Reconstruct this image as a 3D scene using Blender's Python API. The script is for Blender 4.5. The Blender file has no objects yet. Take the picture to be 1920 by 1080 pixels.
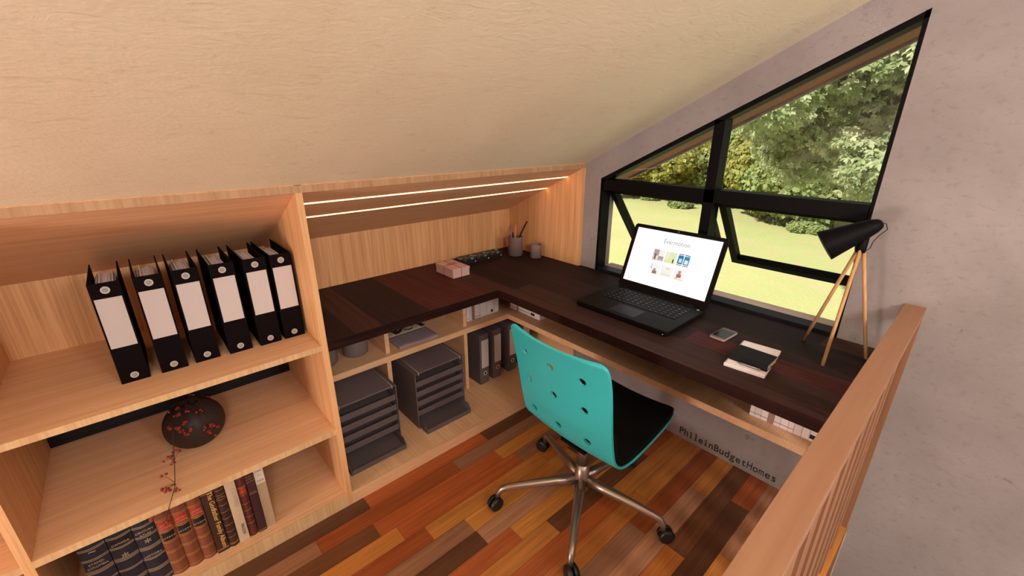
import bpy, bmesh, math, random
import numpy as np
from mathutils import Vector, Matrix
random.seed(7)
S = bpy.context.scene
COL = S.collection
PI = math.pi

# ------------------------------------------------------------------ helpers
class MB:
    """collects shapes in world coordinates; build() links them as ONE mesh object"""
    def __init__(s): s.bm = bmesh.new()
    def box(s, x0, x1, y0, y1, z0, z1, mi=0, rz=0, piv=None):
        vs = [s.bm.verts.new((x, y, z)) for x in (x0, x1) for y in (y0, y1) for z in (z0, z1)]
        fs = [s.bm.faces.new([vs[i] for i in f]) for f in ((0,1,3,2),(4,6,7,5),(0,4,5,1),(2,3,7,6),(0,2,6,4),(1,5,7,3))]
        for f in fs: f.material_index = mi
        if rz: bmesh.ops.rotate(s.bm, verts=vs, cent=piv or ((x0+x1)/2,(y0+y1)/2,z0), matrix=Matrix.Rotation(rz,3,'Z'))
        return vs
    def prism(s, pts, vec, mi=0):
        a = [s.bm.verts.new(p) for p in pts]; b = [s.bm.verts.new(Vector(p)+Vector(vec)) for p in pts]
        n = len(pts); fs = [s.bm.faces.new(a[::-1]), s.bm.faces.new(b)]
        for i in range(n): fs.append(s.bm.faces.new((a[i], a[(i+1)%n], b[(i+1)%n], b[i])))
        for f in fs: f.material_index = mi
        return a+b
    def ring(s, c, u, v, r, n):
        return [s.bm.verts.new(Vector(c)+Vector(u)*(r*math.cos(2*PI*i/n))+Vector(v)*(r*math.sin(2*PI*i/n))) for i in range(n)]
    def tube(s, pts, rs, n=12, cap=True, mi=0, flat=None):
        pts = [Vector(p) for p in pts]
        if not hasattr(rs, '__len__'): rs = [rs]*len(pts)
        prev = None; u = None; out = []
        for i, p in enumerate(pts):
            t = (pts[min(i+1,len(pts)-1)]-pts[max(i-1,0)]).normalized()
            if u is None:
                u = t.orthogonal().normalized()
            else:
                u = (u - t*u.dot(t)).normalized()
            v = t.cross(u)
            rg = s.ring(p, u, v, rs[i], n); out.append(rg)
            if prev:
                for k in range(n):
                    f = s.bm.faces.new((prev[k], prev[(k+1)%n], rg[(k+1)%n], rg[k])); f.smooth = True; f.material_index = mi
            prev = rg
        if cap:
            s.bm.faces.new(out[0][::-1]).material_index = mi; s.bm.faces.new(out[-1]).material_index = mi
    def lathe(s, c, prof, n=32, mi=0, fl=None):
        """prof: list of (r, z) ; fl(angle)->radius factor"""
        c = Vector(c); prev = None
        for r, z in prof:
            rg = [s.bm.verts.new(c+Vector((r*(fl(2*PI*i/n) if fl else 1)*math.cos(2*PI*i/n), r*(fl(2*PI*i/n) if fl else 1)*math.sin(2*PI*i/n), z))) for i in range(n)]
            if prev:
                for k in range(n):
                    f = s.bm.faces.new((prev[k], prev[(k+1)%n], rg[(k+1)%n], rg[k])); f.smooth = True; f.material_index = mi
            else: first = rg
            prev = rg
        s.bm.faces.new(first[::-1]).material_index = mi; s.bm.faces.new(prev).material_index = mi
    def ball(s, c, r, sc=(1,1,1), n=2, mi=0):
        m = Matrix.Translation(c) @ Matrix.Diagonal((sc[0],sc[1],sc[2],1))
        g = bmesh.ops.create_icosphere(s.bm, subdivisions=n, radius=r, matrix=m)
        for v in g['verts']:
            for f in v.link_faces: f.smooth = True; f.material_index = mi
    def xf(s, M): bmesh.ops.transform(s.bm, matrix=M, verts=s.bm.verts)
    def build(s, name, mats, parent=None, bevel=0, seg=2, subsurf=0, front=False, smooth_angle=None):
        bmesh.ops.recalc_face_normals(s.bm, faces=s.bm.faces)
        me = bpy.data.meshes.new(name)
        if not isinstance(mats, (list, tuple)): mats = [mats]
        off = Vector((0,0,0))
        if parent is not None:
            off = world_loc(parent)
        else:
            vs = [v.co for v in s.bm.verts]
            off = Vector(((min(v.x for v in vs)+max(v.x for v in vs))/2, (min(v.y for v in vs)+max(v.y for v in vs))/2, min(v.z for v in vs)))
            if KEEP0.get('on'): off = Vector((0,0,0))
        bmesh.ops.translate(s.bm, vec=-off, verts=s.bm.verts)
        if front:
            for f in s.bm.faces:
                if f.normal.y < -.9: f.material_index = 1
        s.bm.to_mesh(me); s.bm.free()
        for m in mats: me.materials.append(m)
        o = bpy.data.objects.new(name, me); COL.objects.link(o)
        if parent is not None: o.parent = parent
        else: o.location = off
        if bevel:
            b = o.modifiers.new('bevel', 'BEVEL'); b.width = bevel; b.segments = seg; b.limit_method = 'ANGLE'; b.angle_limit = .6
            b.harden_normals = False
        if subsurf:
            b = o.modifiers.new('sub', 'SUBSURF'); b.levels = subsurf; b.render_levels = subsurf
        return o
KEEP0 = {}
def world_loc(o):
    v = Vector((0,0,0))
    while o is not None: v = v + o.location; o = o.parent
    return v
def tag(o, label, cat, group=None, kind=None):
    o['label'] = label; o['category'] = cat
    if group: o['group'] = group
    if kind: o['kind'] = kind
    return o
def struct(o): o['kind'] = 'structure'; return o
def empty(name, loc, rz=0):
    o = bpy.data.objects.new(name, None); COL.objects.link(o); o.location = loc; o.rotation_euler = (0,0,rz)
    o.empty_display_size = .05
    return o
def copy_tree(o, parent=None):
    c = o.copy(); COL.objects.link(c); c.parent = parent
    for ch in list(o.children): copy_tree(ch, c)
    return c
def text_mesh(name, body, size, mat, M, parent=None, depth=.0004, align='CENTER', pitch=None, sx=1.0, off=None):
    """lettering as a thin solid mesh; M places the XY plane of the text"""
    bm = bmesh.new()
    items = [(body, 0)] if pitch is None else [(ch, i*pitch) for i, ch in enumerate(body) if ch != ' ']
    for ch, x in items:
        cu = bpy.data.curves.new('t', 'FONT'); cu.body = ch; cu.size = size; cu.align_x = align; cu.extrude = depth
        if off: cu.offset = off
        cu.resolution_u = 3
        t = bpy.data.objects.new('t', cu); COL.objects.link(t)
        bpy.context.view_layer.update()
        me = bpy.data.meshes.new_from_object(t.evaluated_get(bpy.context.evaluated_depsgraph_get()))
        n0 = len(bm.verts); bm.from_mesh(me); bm.verts.ensure_lookup_table()
        k_ = sx
        if pitch:
            wd_ = max(v.co.x for v in bm.verts[n0:])-min(v.co.x for v in bm.verts[n0:])
            k_ = min(sx, .84*pitch/wd_) if wd_ > 0 else sx
            if body[0] == 'P' and ch in 'il':      # slab feet of the fixed-width face
                w_ = pitch*.62
                if ch == 'i' or ch == 'l':
                    for (a0,a1,b0,b1) in ((-w_/2,w_/2,0,size*.052),(-w_/2,0,(.50 if ch=='i' else .69)*size,(.552 if ch=='i' else .742)*size)):
                        q_ = [bm.verts.new((xx/k_,yy,zz)) for xx in (a0,a1) for yy in (b0,b1) for zz in (-depth,depth)]
                        for f in ((0,1,3,2),(4,6,7,5),(0,4,5,1),(2,3,7,6),(0,2,6,4),(1,5,7,3)): bm.faces.new([q_[i] for i in f])
                bm.verts.ensure_lookup_table()
        for v in bm.verts[n0:]: v.co.x = v.co.x*k_ + x
        bpy.data.objects.remove(t); bpy.data.curves.remove(cu); bpy.data.meshes.remove(me)
    bmesh.ops.transform(bm, matrix=M, verts=bm.verts)
    off_ = world_loc(parent) if parent is not None else Vector((0,0,0))
    if parent is None:
        vs = [v.co for v in bm.verts]
        off_ = Vector((sum(v.x for v in vs)/len(vs), sum(v.y for v in vs)/len(vs), min(v.z for v in vs)))
    bmesh.ops.translate(bm, vec=-off_, verts=bm.verts)
    me = bpy.data.meshes.new(name); bm.to_mesh(me); bm.free(); me.materials.append(mat)
    o = bpy.data.objects.new(name, me); COL.objects.link(o)
    if parent is not None: o.parent = parent
    else: o.location = off_
    return o

# ------------------------------------------------------------------ materials
def lin(c): return tuple(((v/255)/12.92 if v/255 <= .04045 else ((v/255+.055)/1.055)**2.4) for v in c) + (1,)
class NT:
    def __init__(s, name, rough=.5, spec=.5, metal=0):
        s.m = bpy.data.materials.new(name); s.m.use_nodes = True; s.t = s.m.node_tree; s.n = s.t.nodes; s.n.clear()
        s.out = s.n.new('ShaderNodeOutputMaterial'); s.b = s.n.new('ShaderNodeBsdfPrincipled'); s.l(s.b.outputs[0], s.out.inputs[0])
        s.b.inputs['Roughness'].default_value = rough; s.b.inputs['Metallic'].default_value = metal
        s.b.inputs['Specular IOR Level'].default_value = spec
    def l(s, a, b): s.t.links.new(a, b)
    def N(s, kind, **k):
        n = s.n.new(kind)
        for a, v in k.items(): setattr(n, a, v)
        return n
    def math(s, op, a, b=None, c=None):
        n = s.n.new('ShaderNodeMath'); n.operation = op
        for i, v in enumerate((a, b, c)):
            if v is None: continue
            if isinstance(v, (int, float)): n.inputs[i].default_value = v
            else: s.l(v, n.inputs[i])
        return n.outputs[0]
    def coord(s, sc=(1,1,1), which='Object'):
        tc = s.n.new('ShaderNodeTexCoord'); mp = s.n.new('ShaderNodeMapping'); mp.inputs['Scale'].default_value = sc
        s.l(tc.outputs[which], mp.inputs[0]); return mp.outputs[0]
    def noise(s, vec, scale=5, detail=3, rough=.5, dist=0):
        n = s.n.new('ShaderNodeTexNoise'); n.inputs['Scale'].default_value = scale; n.inputs['Detail'].default_value = detail
        n.inputs['Roughness'].default_value = rough; n.inputs['Distortion'].default_value = dist; s.l(vec, n.inputs['Vector']); return n.outputs['Fac']
    def ramp(s, fac, stops, mode='LINEAR'):
        r = s.n.new('ShaderNodeValToRGB'); r.color_ramp.interpolation = mode; e = r.color_ramp.elements
        while len(e) < len(stops): e.new(.5)
        for el, (p, c) in zip(e, stops): el.position = p; el.color = c
        s.l(fac, r.inputs[0]); return r.outputs[0]
    def mix(s, fac, a, b, mode='MIX'):
        n = s.n.new('ShaderNodeMix'); n.data_type = 'RGBA'; n.blend_type = mode
        for i, v in ((0, fac), (6, a), (7, b)):
            if isinstance(v, (int, float)): n.inputs[i].default_value = v
            elif isinstance(v, tuple): n.inputs[i].default_value = v
            else: s.l(v, n.inputs[i])
        return n.outputs[2]
    def col(s, c):
        if isinstance(c, tuple): s.b.inputs['Base Color'].default_value = c
        else: s.l(c, s.b.inputs['Base Color'])
        return s
    def bump(s, h, strength=.2, dist=.002):
        b = s.n.new('ShaderNodeBump'); b.inputs['Strength'].default_value = strength; b.inputs['Distance'].default_value = dist
        s.l(h, b.inputs['Height']); s.l(b.outputs[0], s.b.inputs['Normal']); return s

def plain(name, c, rough=.5, metal=0, spec=.4, var=.0, sc=40):
    k = NT(name, rough, spec, metal)
    if var:
        f = k.noise(k.coord(), sc, 4); k.col(k.mix(f, tuple(x*(1-var) for x in c[:3])+(1,), tuple(min(1,x*(1+var)) for x in c[:3])+(1,)))
    else: k.col(c)
    return k.m
def wood(name, axis, light, dark, fine=1.0, rough=.5, ring=.45, spec=.3):
    """grain runs along axis 'x','y' or 'z'"""
    k = NT(name, rough, spec)
    a = 'xyz'.index(axis)
    sc = [170*fine]*3; sc[a] = 3.0
    f = k.noise(k.coord(tuple(sc)), 1, 3, .6, .2)
    sc2 = [28*fine]*3; sc2[a] = .9
    g = k.noise(k.coord(tuple(sc2)), 1, 4, .6, .6)
    h = k.math('ADD', k.math('MULTIPLY', f, 1-ring), k.math('MULTIPLY', g, ring))
    k.col(k.ramp(h, [(.36, dark), (.60, light)]))
    return k.m
OAK_L, OAK_D = (.82,.505,.29,1), (.67,.375,.19,1)
OAKX = wood('oak grain x', 'x', OAK_L, OAK_D); OAKY = wood('oak grain y', 'y', OAK_L, OAK_D)
OAKZ = wood('oak grain z', 'z', (.79,.45,.215,1), (.58,.285,.115,1)); OAKE = wood('oak edge banding', 'z', (.70,.47,.25,1), (.55,.32,.15,1), .5)
BEECH = wood('beech lamp legs', 'z', (.62,.36,.17,1), (.45,.22,.085,1), .5)
RAILX = wood('handrail wood grain x', 'x', (.33,.172,.10,1), (.27,.125,.066,1), .35, .45, .6)
RAILZ = wood('handrail wood grain z', 'z', (.36,.17,.085,1), (.27,.118,.055,1), .35, .45, .6)
SOFFIT = wood('soffit timber', 'y', (.30,.075,.05,1), (.20,.045,.03,1), .3, .6, .5)

def planks(name, wid, length, along, cols, rough, jitter=1, streak=.35, seam=.035, spec=.4, fine=60):
    k = NT(name, rough, spec)
    sep = k.n.new('ShaderNodeSeparateXYZ'); tc = k.n.new('ShaderNodeTexCoord'); k.l(tc.outputs['Object'], sep.inputs[0])
    u, v = (sep.outputs[0], sep.outputs[1]) if along == 'x' else (sep.outputs[1], sep.outputs[0])
    vv = k.math('DIVIDE', v, wid); row = k.math('FLOOR', vv)
    wn = k.n.new('ShaderNodeTexWhiteNoise'); wn.noise_dimensions = '1D'; k.l(row, wn.inputs['W'])
    uu = k.math('ADD', k.math('DIVIDE', u, length), k.math('MULTIPLY', wn.outputs['Value'], 7.3)); seg = k.math('FLOOR', uu)
    cb = k.n.new('ShaderNodeCombineXYZ'); k.l(row, cb.inputs[0]); k.l(seg, cb.inputs[1])
    w2 = k.n.new('ShaderNodeTexWhiteNoise'); w2.noise_dimensions = '2D'; k.l(cb.outputs[0], w2.inputs['Vector'])
    n = len(cols); base = k.ramp(w2.outputs['Value'], [(i/n, c) for i, c in enumerate(cols)], 'CONSTANT')
    # streaks shifted per board
    cv = k.n.new('ShaderNodeCombineXYZ')
    k.l(k.math('ADD', k.math('MULTIPLY', u, 2.2), k.math('MULTIPLY', w2.outputs['Value'], 40)), cv.inputs[0]); k.l(k.math('MULTIPLY', v, fine), cv.inputs[1])
    st = k.noise(cv.outputs[0], 1, 5, .6, .8)
    cv2 = k.n.new('ShaderNodeCombineXYZ'); k.l(k.math('MULTIPLY', u, 9), cv2.inputs[0]); k.l(k.math('MULTIPLY', v, fine*5), cv2.inputs[1])
    st2 = k.noise(cv2.outputs[0], 1, 2)
    s_ = k.math('ADD', k.math('MULTIPLY', st, .7), k.math('MULTIPLY', st2, .3))
    fac = k.math('ADD', k.math('MULTIPLY', k.math('SUBTRACT', s_, .5), streak*4), 1)
    gray = k.n.new('ShaderNodeCombineXYZ')
    for i in range(3): k.l(fac, gray.inputs[i])
    c = k.mix(1.0, base, gray.outputs[0], 'MULTIPLY')
    fr = k.math('FRACT', vv); edge = k.math('LESS_THAN', k.math('MINIMUM', fr, k.math('SUBTRACT', 1, fr)), seam*.5)
    fr2 = k.math('FRACT', uu); e2 = k.math('LESS_THAN', fr2, .0015/length)
    e = k.math('MAXIMUM', edge, e2)
    c = k.mix(k.math('MULTIPLY', e, .45), c, (.02,.008,.004,1))
    k.col(c); return k.m
FLOORM = planks('merbau floor boards', .0745, .62, 'x',
    [(.46,.155,.035,1),(.30,.075,.022,1),(.55,.22,.05,1),(.105,.042,.02,1),(.40,.10,.028,1),(.30,.14,.075,1),(.50,.19,.045,1),(.155,.06,.025,1),(.42,.20,.11,1)], .33, streak=.42, fine=70)
DESKM = planks('dark walnut worktop boards', .108, 6.0, 'y',
    [(.040,.018,.016,1),(.078,.021,.018,1),(.018,.010,.010,1),(.056,.028,.023,1),(.070,.019,.017,1),(.022,.012,.012,1),(.050,.022,.018,1),(.028,.014,.014,1)], .6, streak=.6, fine=75, seam=.012, spec=.13)
DESKE = wood('dark walnut edge', 'x', (.030,.008,.006,1), (.008,.003,.0025,1), .4, .6, .45, .12)
DESKEY = wood('dark walnut edge y', 'y', (.030,.008,.006,1), (.008,.003,.0025,1), .4, .6, .45, .12)

def plaster():
    k = NT('cream trowelled plaster', .85, .15)
    v = k.coord((1,1,1)); a = k.noise(v, 3.2, 6, .6, .5); b = k.noise(k.coord((1,3,3)), 14, 8, .68, 1.4)
    c = k.ramp(a, [(.3, (.80,.69,.49,1)), (.7, (.87,.76,.56,1))])
    spot = k.ramp(b, [(.34, (0,0,0,1)), (.43, (1,1,1,1))])
    k.col(k.mix(spot, k.mix(.35, c, (.66,.50,.30,1)), c))
    k.bump(k.math('ADD', b, k.math('MULTIPLY', k.noise(v, 120, 2), .35)), .35, .006); return k.m
def concrete():
    k = NT('grey cement render', .88, .2)
    v = k.coord(); a = k.noise(v, 2.4, 6, .62, .3); b = k.noise(k.coord((1,1,1.6)), 34, 5, .7); d = k.noise(k.coord((1,1,1)), 13, 5, .75, .8)
    c = k.ramp(a, [(.32, (.265,.228,.222,1)), (.68, (.365,.318,.31,1))])
    c = k.mix(k.ramp(b, [(.32, (.55,.55,.55,1)), (.46, (0,0,0,1))]), c, (.235,.20,.195,1))
    c = k.mix(k.ramp(d, [(.27, (.8,.8,.8,1)), (.36, (0,0,0,1))]), c, (.185,.155,.152,1))
    k.col(c); k.bump(k.math('ADD', a, k.math('MULTIPLY', b, .6)), .3, .006); return k.m
PLASTER = plaster(); CONC = concrete()
BLACKM = plain('black aluminium', (.0025,.002,.0025,1), .55, 0, .1)
BLACK = plain('black plastic', (.004,.003,.004,1), .5, 0, .2)
BOARD = plain('black binder board', (.006,.0035,.004,1), .7, 0, .05, .15)
BINDIN = plain('brown binder lining', (.055,.032,.024,1), .7, 0, .2)
PAPER = plain('white paper', (.90,.83,.83,1), .8, 0, .1, .05, 90)
LABEL = plain('white spine label', (.58,.51,.49,1), .7, 0, .2)
RINGM = plain('silver finger ring', (.62,.57,.50,1), .3, .4, .5)
RINGC = plain('grey ring centre', (.33,.30,.28,1), .5)
GREYB = plain('charcoal grey board', (.120,.094,.096,1), .6, 0, .25, .12, 60)
GREYC = plain('grey plastic', (.20,.16,.16,1), .5, 0, .3)
CREAM = plain('cream piping', (.60,.47,.31,1), .6)
TEAL = plain('teal moulded shell', (.036,.49,.53,1), .4, 0, .35)
CUSH = plain('black upholstery', (.006,.006,.006,1), .9, 0, .1, .3, 300)
CHROME = plain('brushed champagne metal', (.38,.29,.24,1), .3, .85, .5)
RUB = plain('black castor rubber', (.008,.007,.007,1), .4, 0, .45)
INK = plain('black ink', (.012,.011,.011,1), .7)
def emis(name, c, st):
    k = NT(name); k.n.remove(k.b); e = k.n.new('ShaderNodeEmission'); e.inputs[0].default_value = c; e.inputs[1].default_value = st
    k.l(e.outputs[0], k.out.inputs[0]); return k.m

# ------------------------------------------------------------------ camera
CAM = Vector((-1.8204, -1.4594, 1.4607)); F = 802.2
yw, pt = math.radians(-41.7879), math.radians(20.2284)
fw = Vector((-math.sin(yw)*math.cos(pt), math.cos(yw)*math.cos(pt), -math.sin(pt))); rt = Vector((math.cos(yw), math.sin(yw), 0)); up = rt.cross(fw)
cd = bpy.data.cameras.new('camera'); cam = bpy.data.objects.new('camera', cd); COL.objects.link(cam)
cam.matrix_world = Matrix((( rt.x, up.x, -fw.x, CAM.x), (rt.y, up.y, -fw.y, CAM.y), (rt.z, up.z, -fw.z, CAM.z), (0,0,0,1)))
cd.sensor_width = 36; cd.lens = F/1920*36; cd.clip_start = .02; cd.clip_end = 400
S.camera = cam

# ------------------------------------------------------------------ levels (metres)
TD = .75; SL = .502; ZC = 1.302; YB = .58
X1, X0, T = -1.402, -2.230, .021
YR0, YR1 = -1.351, -1.403
YE = -4.2                                    # ridge

# ------------------------------------------------------------------ room shell
KEEP0['on'] = True
m = MB(); m.box(-6, 0, YR1, .62, -.20, 0); struct(m.build('floor', FLOORM))
# sloping ceiling: from beyond the knee wall up to the ridge
m = MB(); y0 = .75; m.prism([(-6,y0,ZC-SL*y0),(-6,YE,ZC-SL*YE),(-6,YE,ZC-SL*YE+.12),(-6,y0,ZC-SL*y0+.12)], (6.0,0,0)); struct(m.build('ceiling', PLASTER))
m = MB(); m.box(-6, 0, .62, .74, -2.8, 1.0); struct(m.build('wall_back', CONC))
# window wall with the trapezoid opening
yA, yB, zA, zB, zb_ = -.101, -1.202, 1.233, 1.786, .738
hole = [(yA,zb_),(yB,zb_),(yB,zB),(yA,zA)]; outer = [(.75,-2.8),(-6,-2.8),(-6,ZC+SL*6+.1),(.75,ZC-SL*.75+.1)]
m = MB(); bm = m.bm
XW = .122
H = [[bm.verts.new((x,y,z)) for y, z in hole] for x in (0, XW)]; O_ = [[bm.verts.new((x,y,z)) for y, z in outer] for x in (0, XW)]
for i in range(4):
    j = (i+1)%4
    for s_ in (0, 1): bm.faces.new((H[s_][i],H[s_][j],O_[s_][j],O_[s_][i]))
    bm.faces.new((H[0][i],H[0][j],H[1][j],H[1][i])); bm.faces.new((O_[0][i],O_[0][j],O_[1][j],O_[1][i]))
struct(m.build('wall_right', CONC))
m = MB(); m.box(-6.12, -6, -6, .74, -2.8, 4.4); struct(m.build('wall_left', CONC))
# roof overhang outside the gable, timber soffit following the slope
def zl(y, d=0): return zA + SL*(-(y-yA)) + d
m = MB(); m.prism([(.122,.9,zl(.9,.004)),(.122,-3.5,zl(-3.5,.004)),(.122,-3.5,zl(-3.5,.09)),(.122,.9,zl(.9,.09))], (.20,0,0))
struct(m.build('trim_1', SOFFIT))
m = MB(); m.prism([(.322,.9,zl(.9,-.006)),(.322,-3.5,zl(-3.5,-.006)),(.322,-3.5,zl(-3.5,.12)),(.322,.9,zl(.9,.12))], (.02,0,0))
struct(m.build('trim_2', plain('grey barge board', (.20,.15,.13,1), .6)))
# landing edge board below the balustrade, pale strip in the corner
m = MB(); m.box(-6, -.0005, YR1-.0005, YR1+.014, -.34, -.001); struct(m.build('trim_3', wood('landing fascia wood','x',(.24,.085,.04,1),(.16,.055,.025,1),.3)))
m = MB(); m.box(-.007, -.0002, YR1-.004, YR1-.001, -.34, -.03); struct(m.build('light_line_strip', CREAM))  # cream strip stands in for a bright line of light from below
KEEP0['on'] = False

# ------------------------------------------------------------------ window
w = empty('window_1', (0.03, -.65, zb_)); struct(w)
zt = .750; D0, D1 = .0, .068
m = MB(); m.box(D0, D1, yA-.014, yA, zb_, zA-.004); m.build('frame_stile', BLACKM, w)
m = MB(); m.box(D0, D1, yB, yB+.012, zb_, zB-.004); m.build('frame_stile', BLACKM, w)
m = MB(); m.box(D0, D1, yB, yA, zb_, .763); m.build('frame_bottom_rail', plain('navy black rail', (.010,.010,.018,1), .5, 0, .25), w)
m = MB(); m.prism([(D0,yA,zA),(D0,yB,zB),(D0,yB,zB-.021),(D0,yA,zA-.021)], (D1,0,0)); m.build('frame_top_rail', BLACKM, w)
m = MB(); m.box(D0, D1, yB+.01, yA-.005, 1.176, 1.230); m.build('transom', BLACKM, w)
m = MB(); m.box(D0, D1, -.677, -.635, .76, 1.50); m.build('mullion', BLACKM, w)
GL = NT('window glass', .0); GL.n.remove(GL.b)
tr = GL.n.new('ShaderNodeBsdfTransparent'); gs = GL.n.new('ShaderNodeBsdfGlossy'); gs.inputs['Roughness'].default_value = .02; tr.inputs[0].default_value = (.96,.98,.97,1)
lw = GL.n.new('ShaderNodeLayerWeight'); lw.inputs[0].default_value = .5; mx = GL.n.new('ShaderNodeMixShader')
fac_ = GL.math('ADD', GL.math('MULTIPLY', GL.math('POWER', lw.outputs['Facing'], 4.0), .35), .02)
GL.l(fac_, mx.inputs[0]); GL.l(tr.outputs[0], mx.inputs[1]); GL.l(gs.outputs[0], mx.inputs[2]); GL.l(mx.outputs[0], GL.out.inputs[0]); GLASS = GL.m
m = MB(); m.prism([(.045,yA-.012,1.228),(.045,-.636,1.228),(.045,-.636,zl(-.636,-.02)),(.045,yA-.012,zl(yA-.012,-.018))], (.005,0,0)); m.build('fixed_pane', GLASS, w)
m = MB(); m.prism([(.045,-.676,1.228),(.045,yB+.011,1.228),(.045,yB+.011,zl(yB+.011,-.02)),(.045,-.676,zl(-.676,-.02))], (.005,0,0)); m.build('fixed_pane', GLASS, w)
# top hung sashes standing open to the outside
for ya, yb in ((yA-.016, -.633), (-.679, yB+.014)):
    L = .425; th = math.radians(40.5)
    M_ = Matrix.Translation((.056, 0, 1.190)) @ Matrix.Rotation(-th, 4, 'Y')
    fwid = .030
    m = MB(); m.box(-.017,.017,yb,ya,-fwid,0); m.box(-.017,.017,yb,ya,-L,-L+fwid); m.box(-.017,.017,ya-fwid,ya,-L+fwid,-fwid); m.box(-.017,.017,yb,yb+fwid,-L+fwid,-fwid)
    m.xf(M_); sa = m.build('sash', BLACKM, w)
    m = MB(); m.box(-.003,.003,yb+fwid-.004,ya-fwid+.004,-L+fwid-.004,-fwid+.004); m.xf(M_); m.build('sash_pane', GLASS, sa)
# sunlit sill outside
KEEP0['on'] = True
m = MB(); m.box(.068, .15, yB-.0, yA, .745, .757); struct(m.build('trim_5', plain('pale stone sill', (.62,.50,.42,1), .7)))
KEEP0['on'] = False

# ------------------------------------------------------------------ shelving
ZS1T, ZS1B, ZS2T, ZS2B, ZB = .742, .722, .382, .359, .0565
ZK = ZC-.023-SL*YB
def sloped(x0, x1, name, par, mats):
    m = MB(); zb0 = 1.279
    m.prism([(x0,0,zb0),(x0,YB,zb0-SL*YB*.975),(x0,YB,zb0-SL*YB*.975+.02),(x0,0,zb0+.023)], (x1-x0,0,0)); return m.build(name, mats, par, front=True)
def divider(xl, par, name='side_panel'):
    m = MB(); z = 1.279
    m.prism([(xl,0,0),(xl,YB+.02,0),(xl,YB+.02,z-SL*YB*.975),(xl,0,z+.0)], (T,0,0)); return m.build(name, OAKZ, par)
bk = empty('bookcase', (-1.83, 0, 0)); tag(bk, 'low oak bookcase under the slope holding the black binders, vase and antique volumes', 'bookcase')
for xl in (X1-T, X0-T, X0-T-.828-T): divider(xl, bk)
for xa, xb in ((X0, X1-T), (X0-T-.828, X0-T)):
    sloped(xa, xb, 'slanted_top', bk, [OAKX, OAKZ])
    m = MB(); m.box(xa, xb, YB, YB+.018, ZS1T, ZK+.02); m.build('back_panel', OAKZ, bk)
    m = MB(); m.box(xa, xb, .01, YB+.018, 0, ZB-.001); m.box(xa, xb, 0, .01, 0, ZB, 1); m.build('bottom_board', [OAKX, OAKE], bk)
    m = MB(); m.box(xa, xb, 0, YB+.018, ZS1B, ZS1T); m.build('shelf', [OAKX, OAKE], bk, front=True)
    m = MB(); m.box(xa, xb, 0, YB+.018, ZS2B, ZS2T); m.build('shelf', [OAKX, OAKE], bk, front=True)
    m = MB(); m.box(xa, xb, YB, YB+.012, ZB, ZS2B); m.build('back_panel', OAKZ, bk)
    m = MB(); m.box(xa, xb, YB+.002, YB+.014, ZS2T, ZS1B); m.box(xa, xb, YB-.004, YB+.002, ZS2T+.012, ZS2T+.016); o = m.build('back_panel', plain('black back panel', (.004,.004,.005,1), .35), bk); o['label'] = 'black back panel with a raised line'

nk = empty('desk_cabinet', (-.7, 0, 0)); tag(nk, 'oak wall unit around the corner desk with lit slanted top and open shelf below', 'cabinet')
sloped(X1, -.02, 'slanted_top', nk, [OAKX, OAKZ])
m = MB(); m.box(X1, -.02, YB, YB+.018, 0, ZK+.02); m.build('back_panel', OAKZ, nk)
m = MB(); m.prism([(-.02,0,TD),(-.02,YB+.018,TD),(-.02,YB+.018,ZK+.03),(-.02,0,ZC-.002)], (.0195,0,0)); m.build('side_panel', OAKZ, nk)
m = MB(); m.box(-.02, -.0005, 0, YB+.018, 0, TD-.042); m.build('side_panel', OAKY, nk)
# front edge strip along the very top
m = MB(); m.box(-6+.0, -.0005, -.002, .006, 1.277, ZC-.003); tp = m.build('top_fascia', wood('darker oak strip', 'z', (.52,.31,.165,1), (.38,.20,.095,1), .5)); tag(tp, 'long narrow oak strip joining the sloping ceiling and shelving', 'trim board')
m = MB(); m.box(X1, -.02, .01, YB, 0, ZB-.001); m.box(X1, -.02, 0, .01, 0, ZB, 1); m.build('bottom_board', [OAKY, OAKX], nk)
ZM0, ZM1, YM, XM = .417, .447, .28, -.299
m = MB(); m.prism([(X1,YM,ZM0),(XM,YM,ZM0),(XM,YR0+.002,ZM0),(-.0205,YR0+.002,ZM0),(-.0205,YB,ZM0),(X1,YB,ZM0)], (0,0,ZM1-ZM0))
m.box(-.0205, -.0005, YR0+.002, -.001, ZM0, ZM1)
m.build('middle_shelf', [OAKX, OAKX], nk)
for xa in (-1.062, -.606):
    m = MB(); m.box(xa, xa+.021, .295, YB, ZB, ZM0); m.build('partition', OAKZ if 0 else OAKY, nk)
    m = MB(); m.box(xa+.005, xa+.026, .305, YB, ZM1, TD-.041); m.build('partition', OAKY, nk)
# LED strips let into the slanted top
LED = emis('warm white led', (1,.42,.18,1), 8.5)
def sl_pt(y, d=0): return 1.279 - SL*.975*y + d
for yy, xe in ((.105, -.055), (.255, -.055)):
    m = MB(); dz = .006
    m.prism([(X1+.002,yy,sl_pt(yy,-.0015)),(X1+.002,yy+.008,sl_pt(yy+.008,-.0015)),(X1+.002,yy+.008,sl_pt(yy+.008,.003)),(X1+.002,yy,sl_pt(yy,.003))], (xe-X1+.034,0,0))
    o = m.build('light_strip', LED, nk); o['label'] = 'glowing warm white LED strip'

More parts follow.
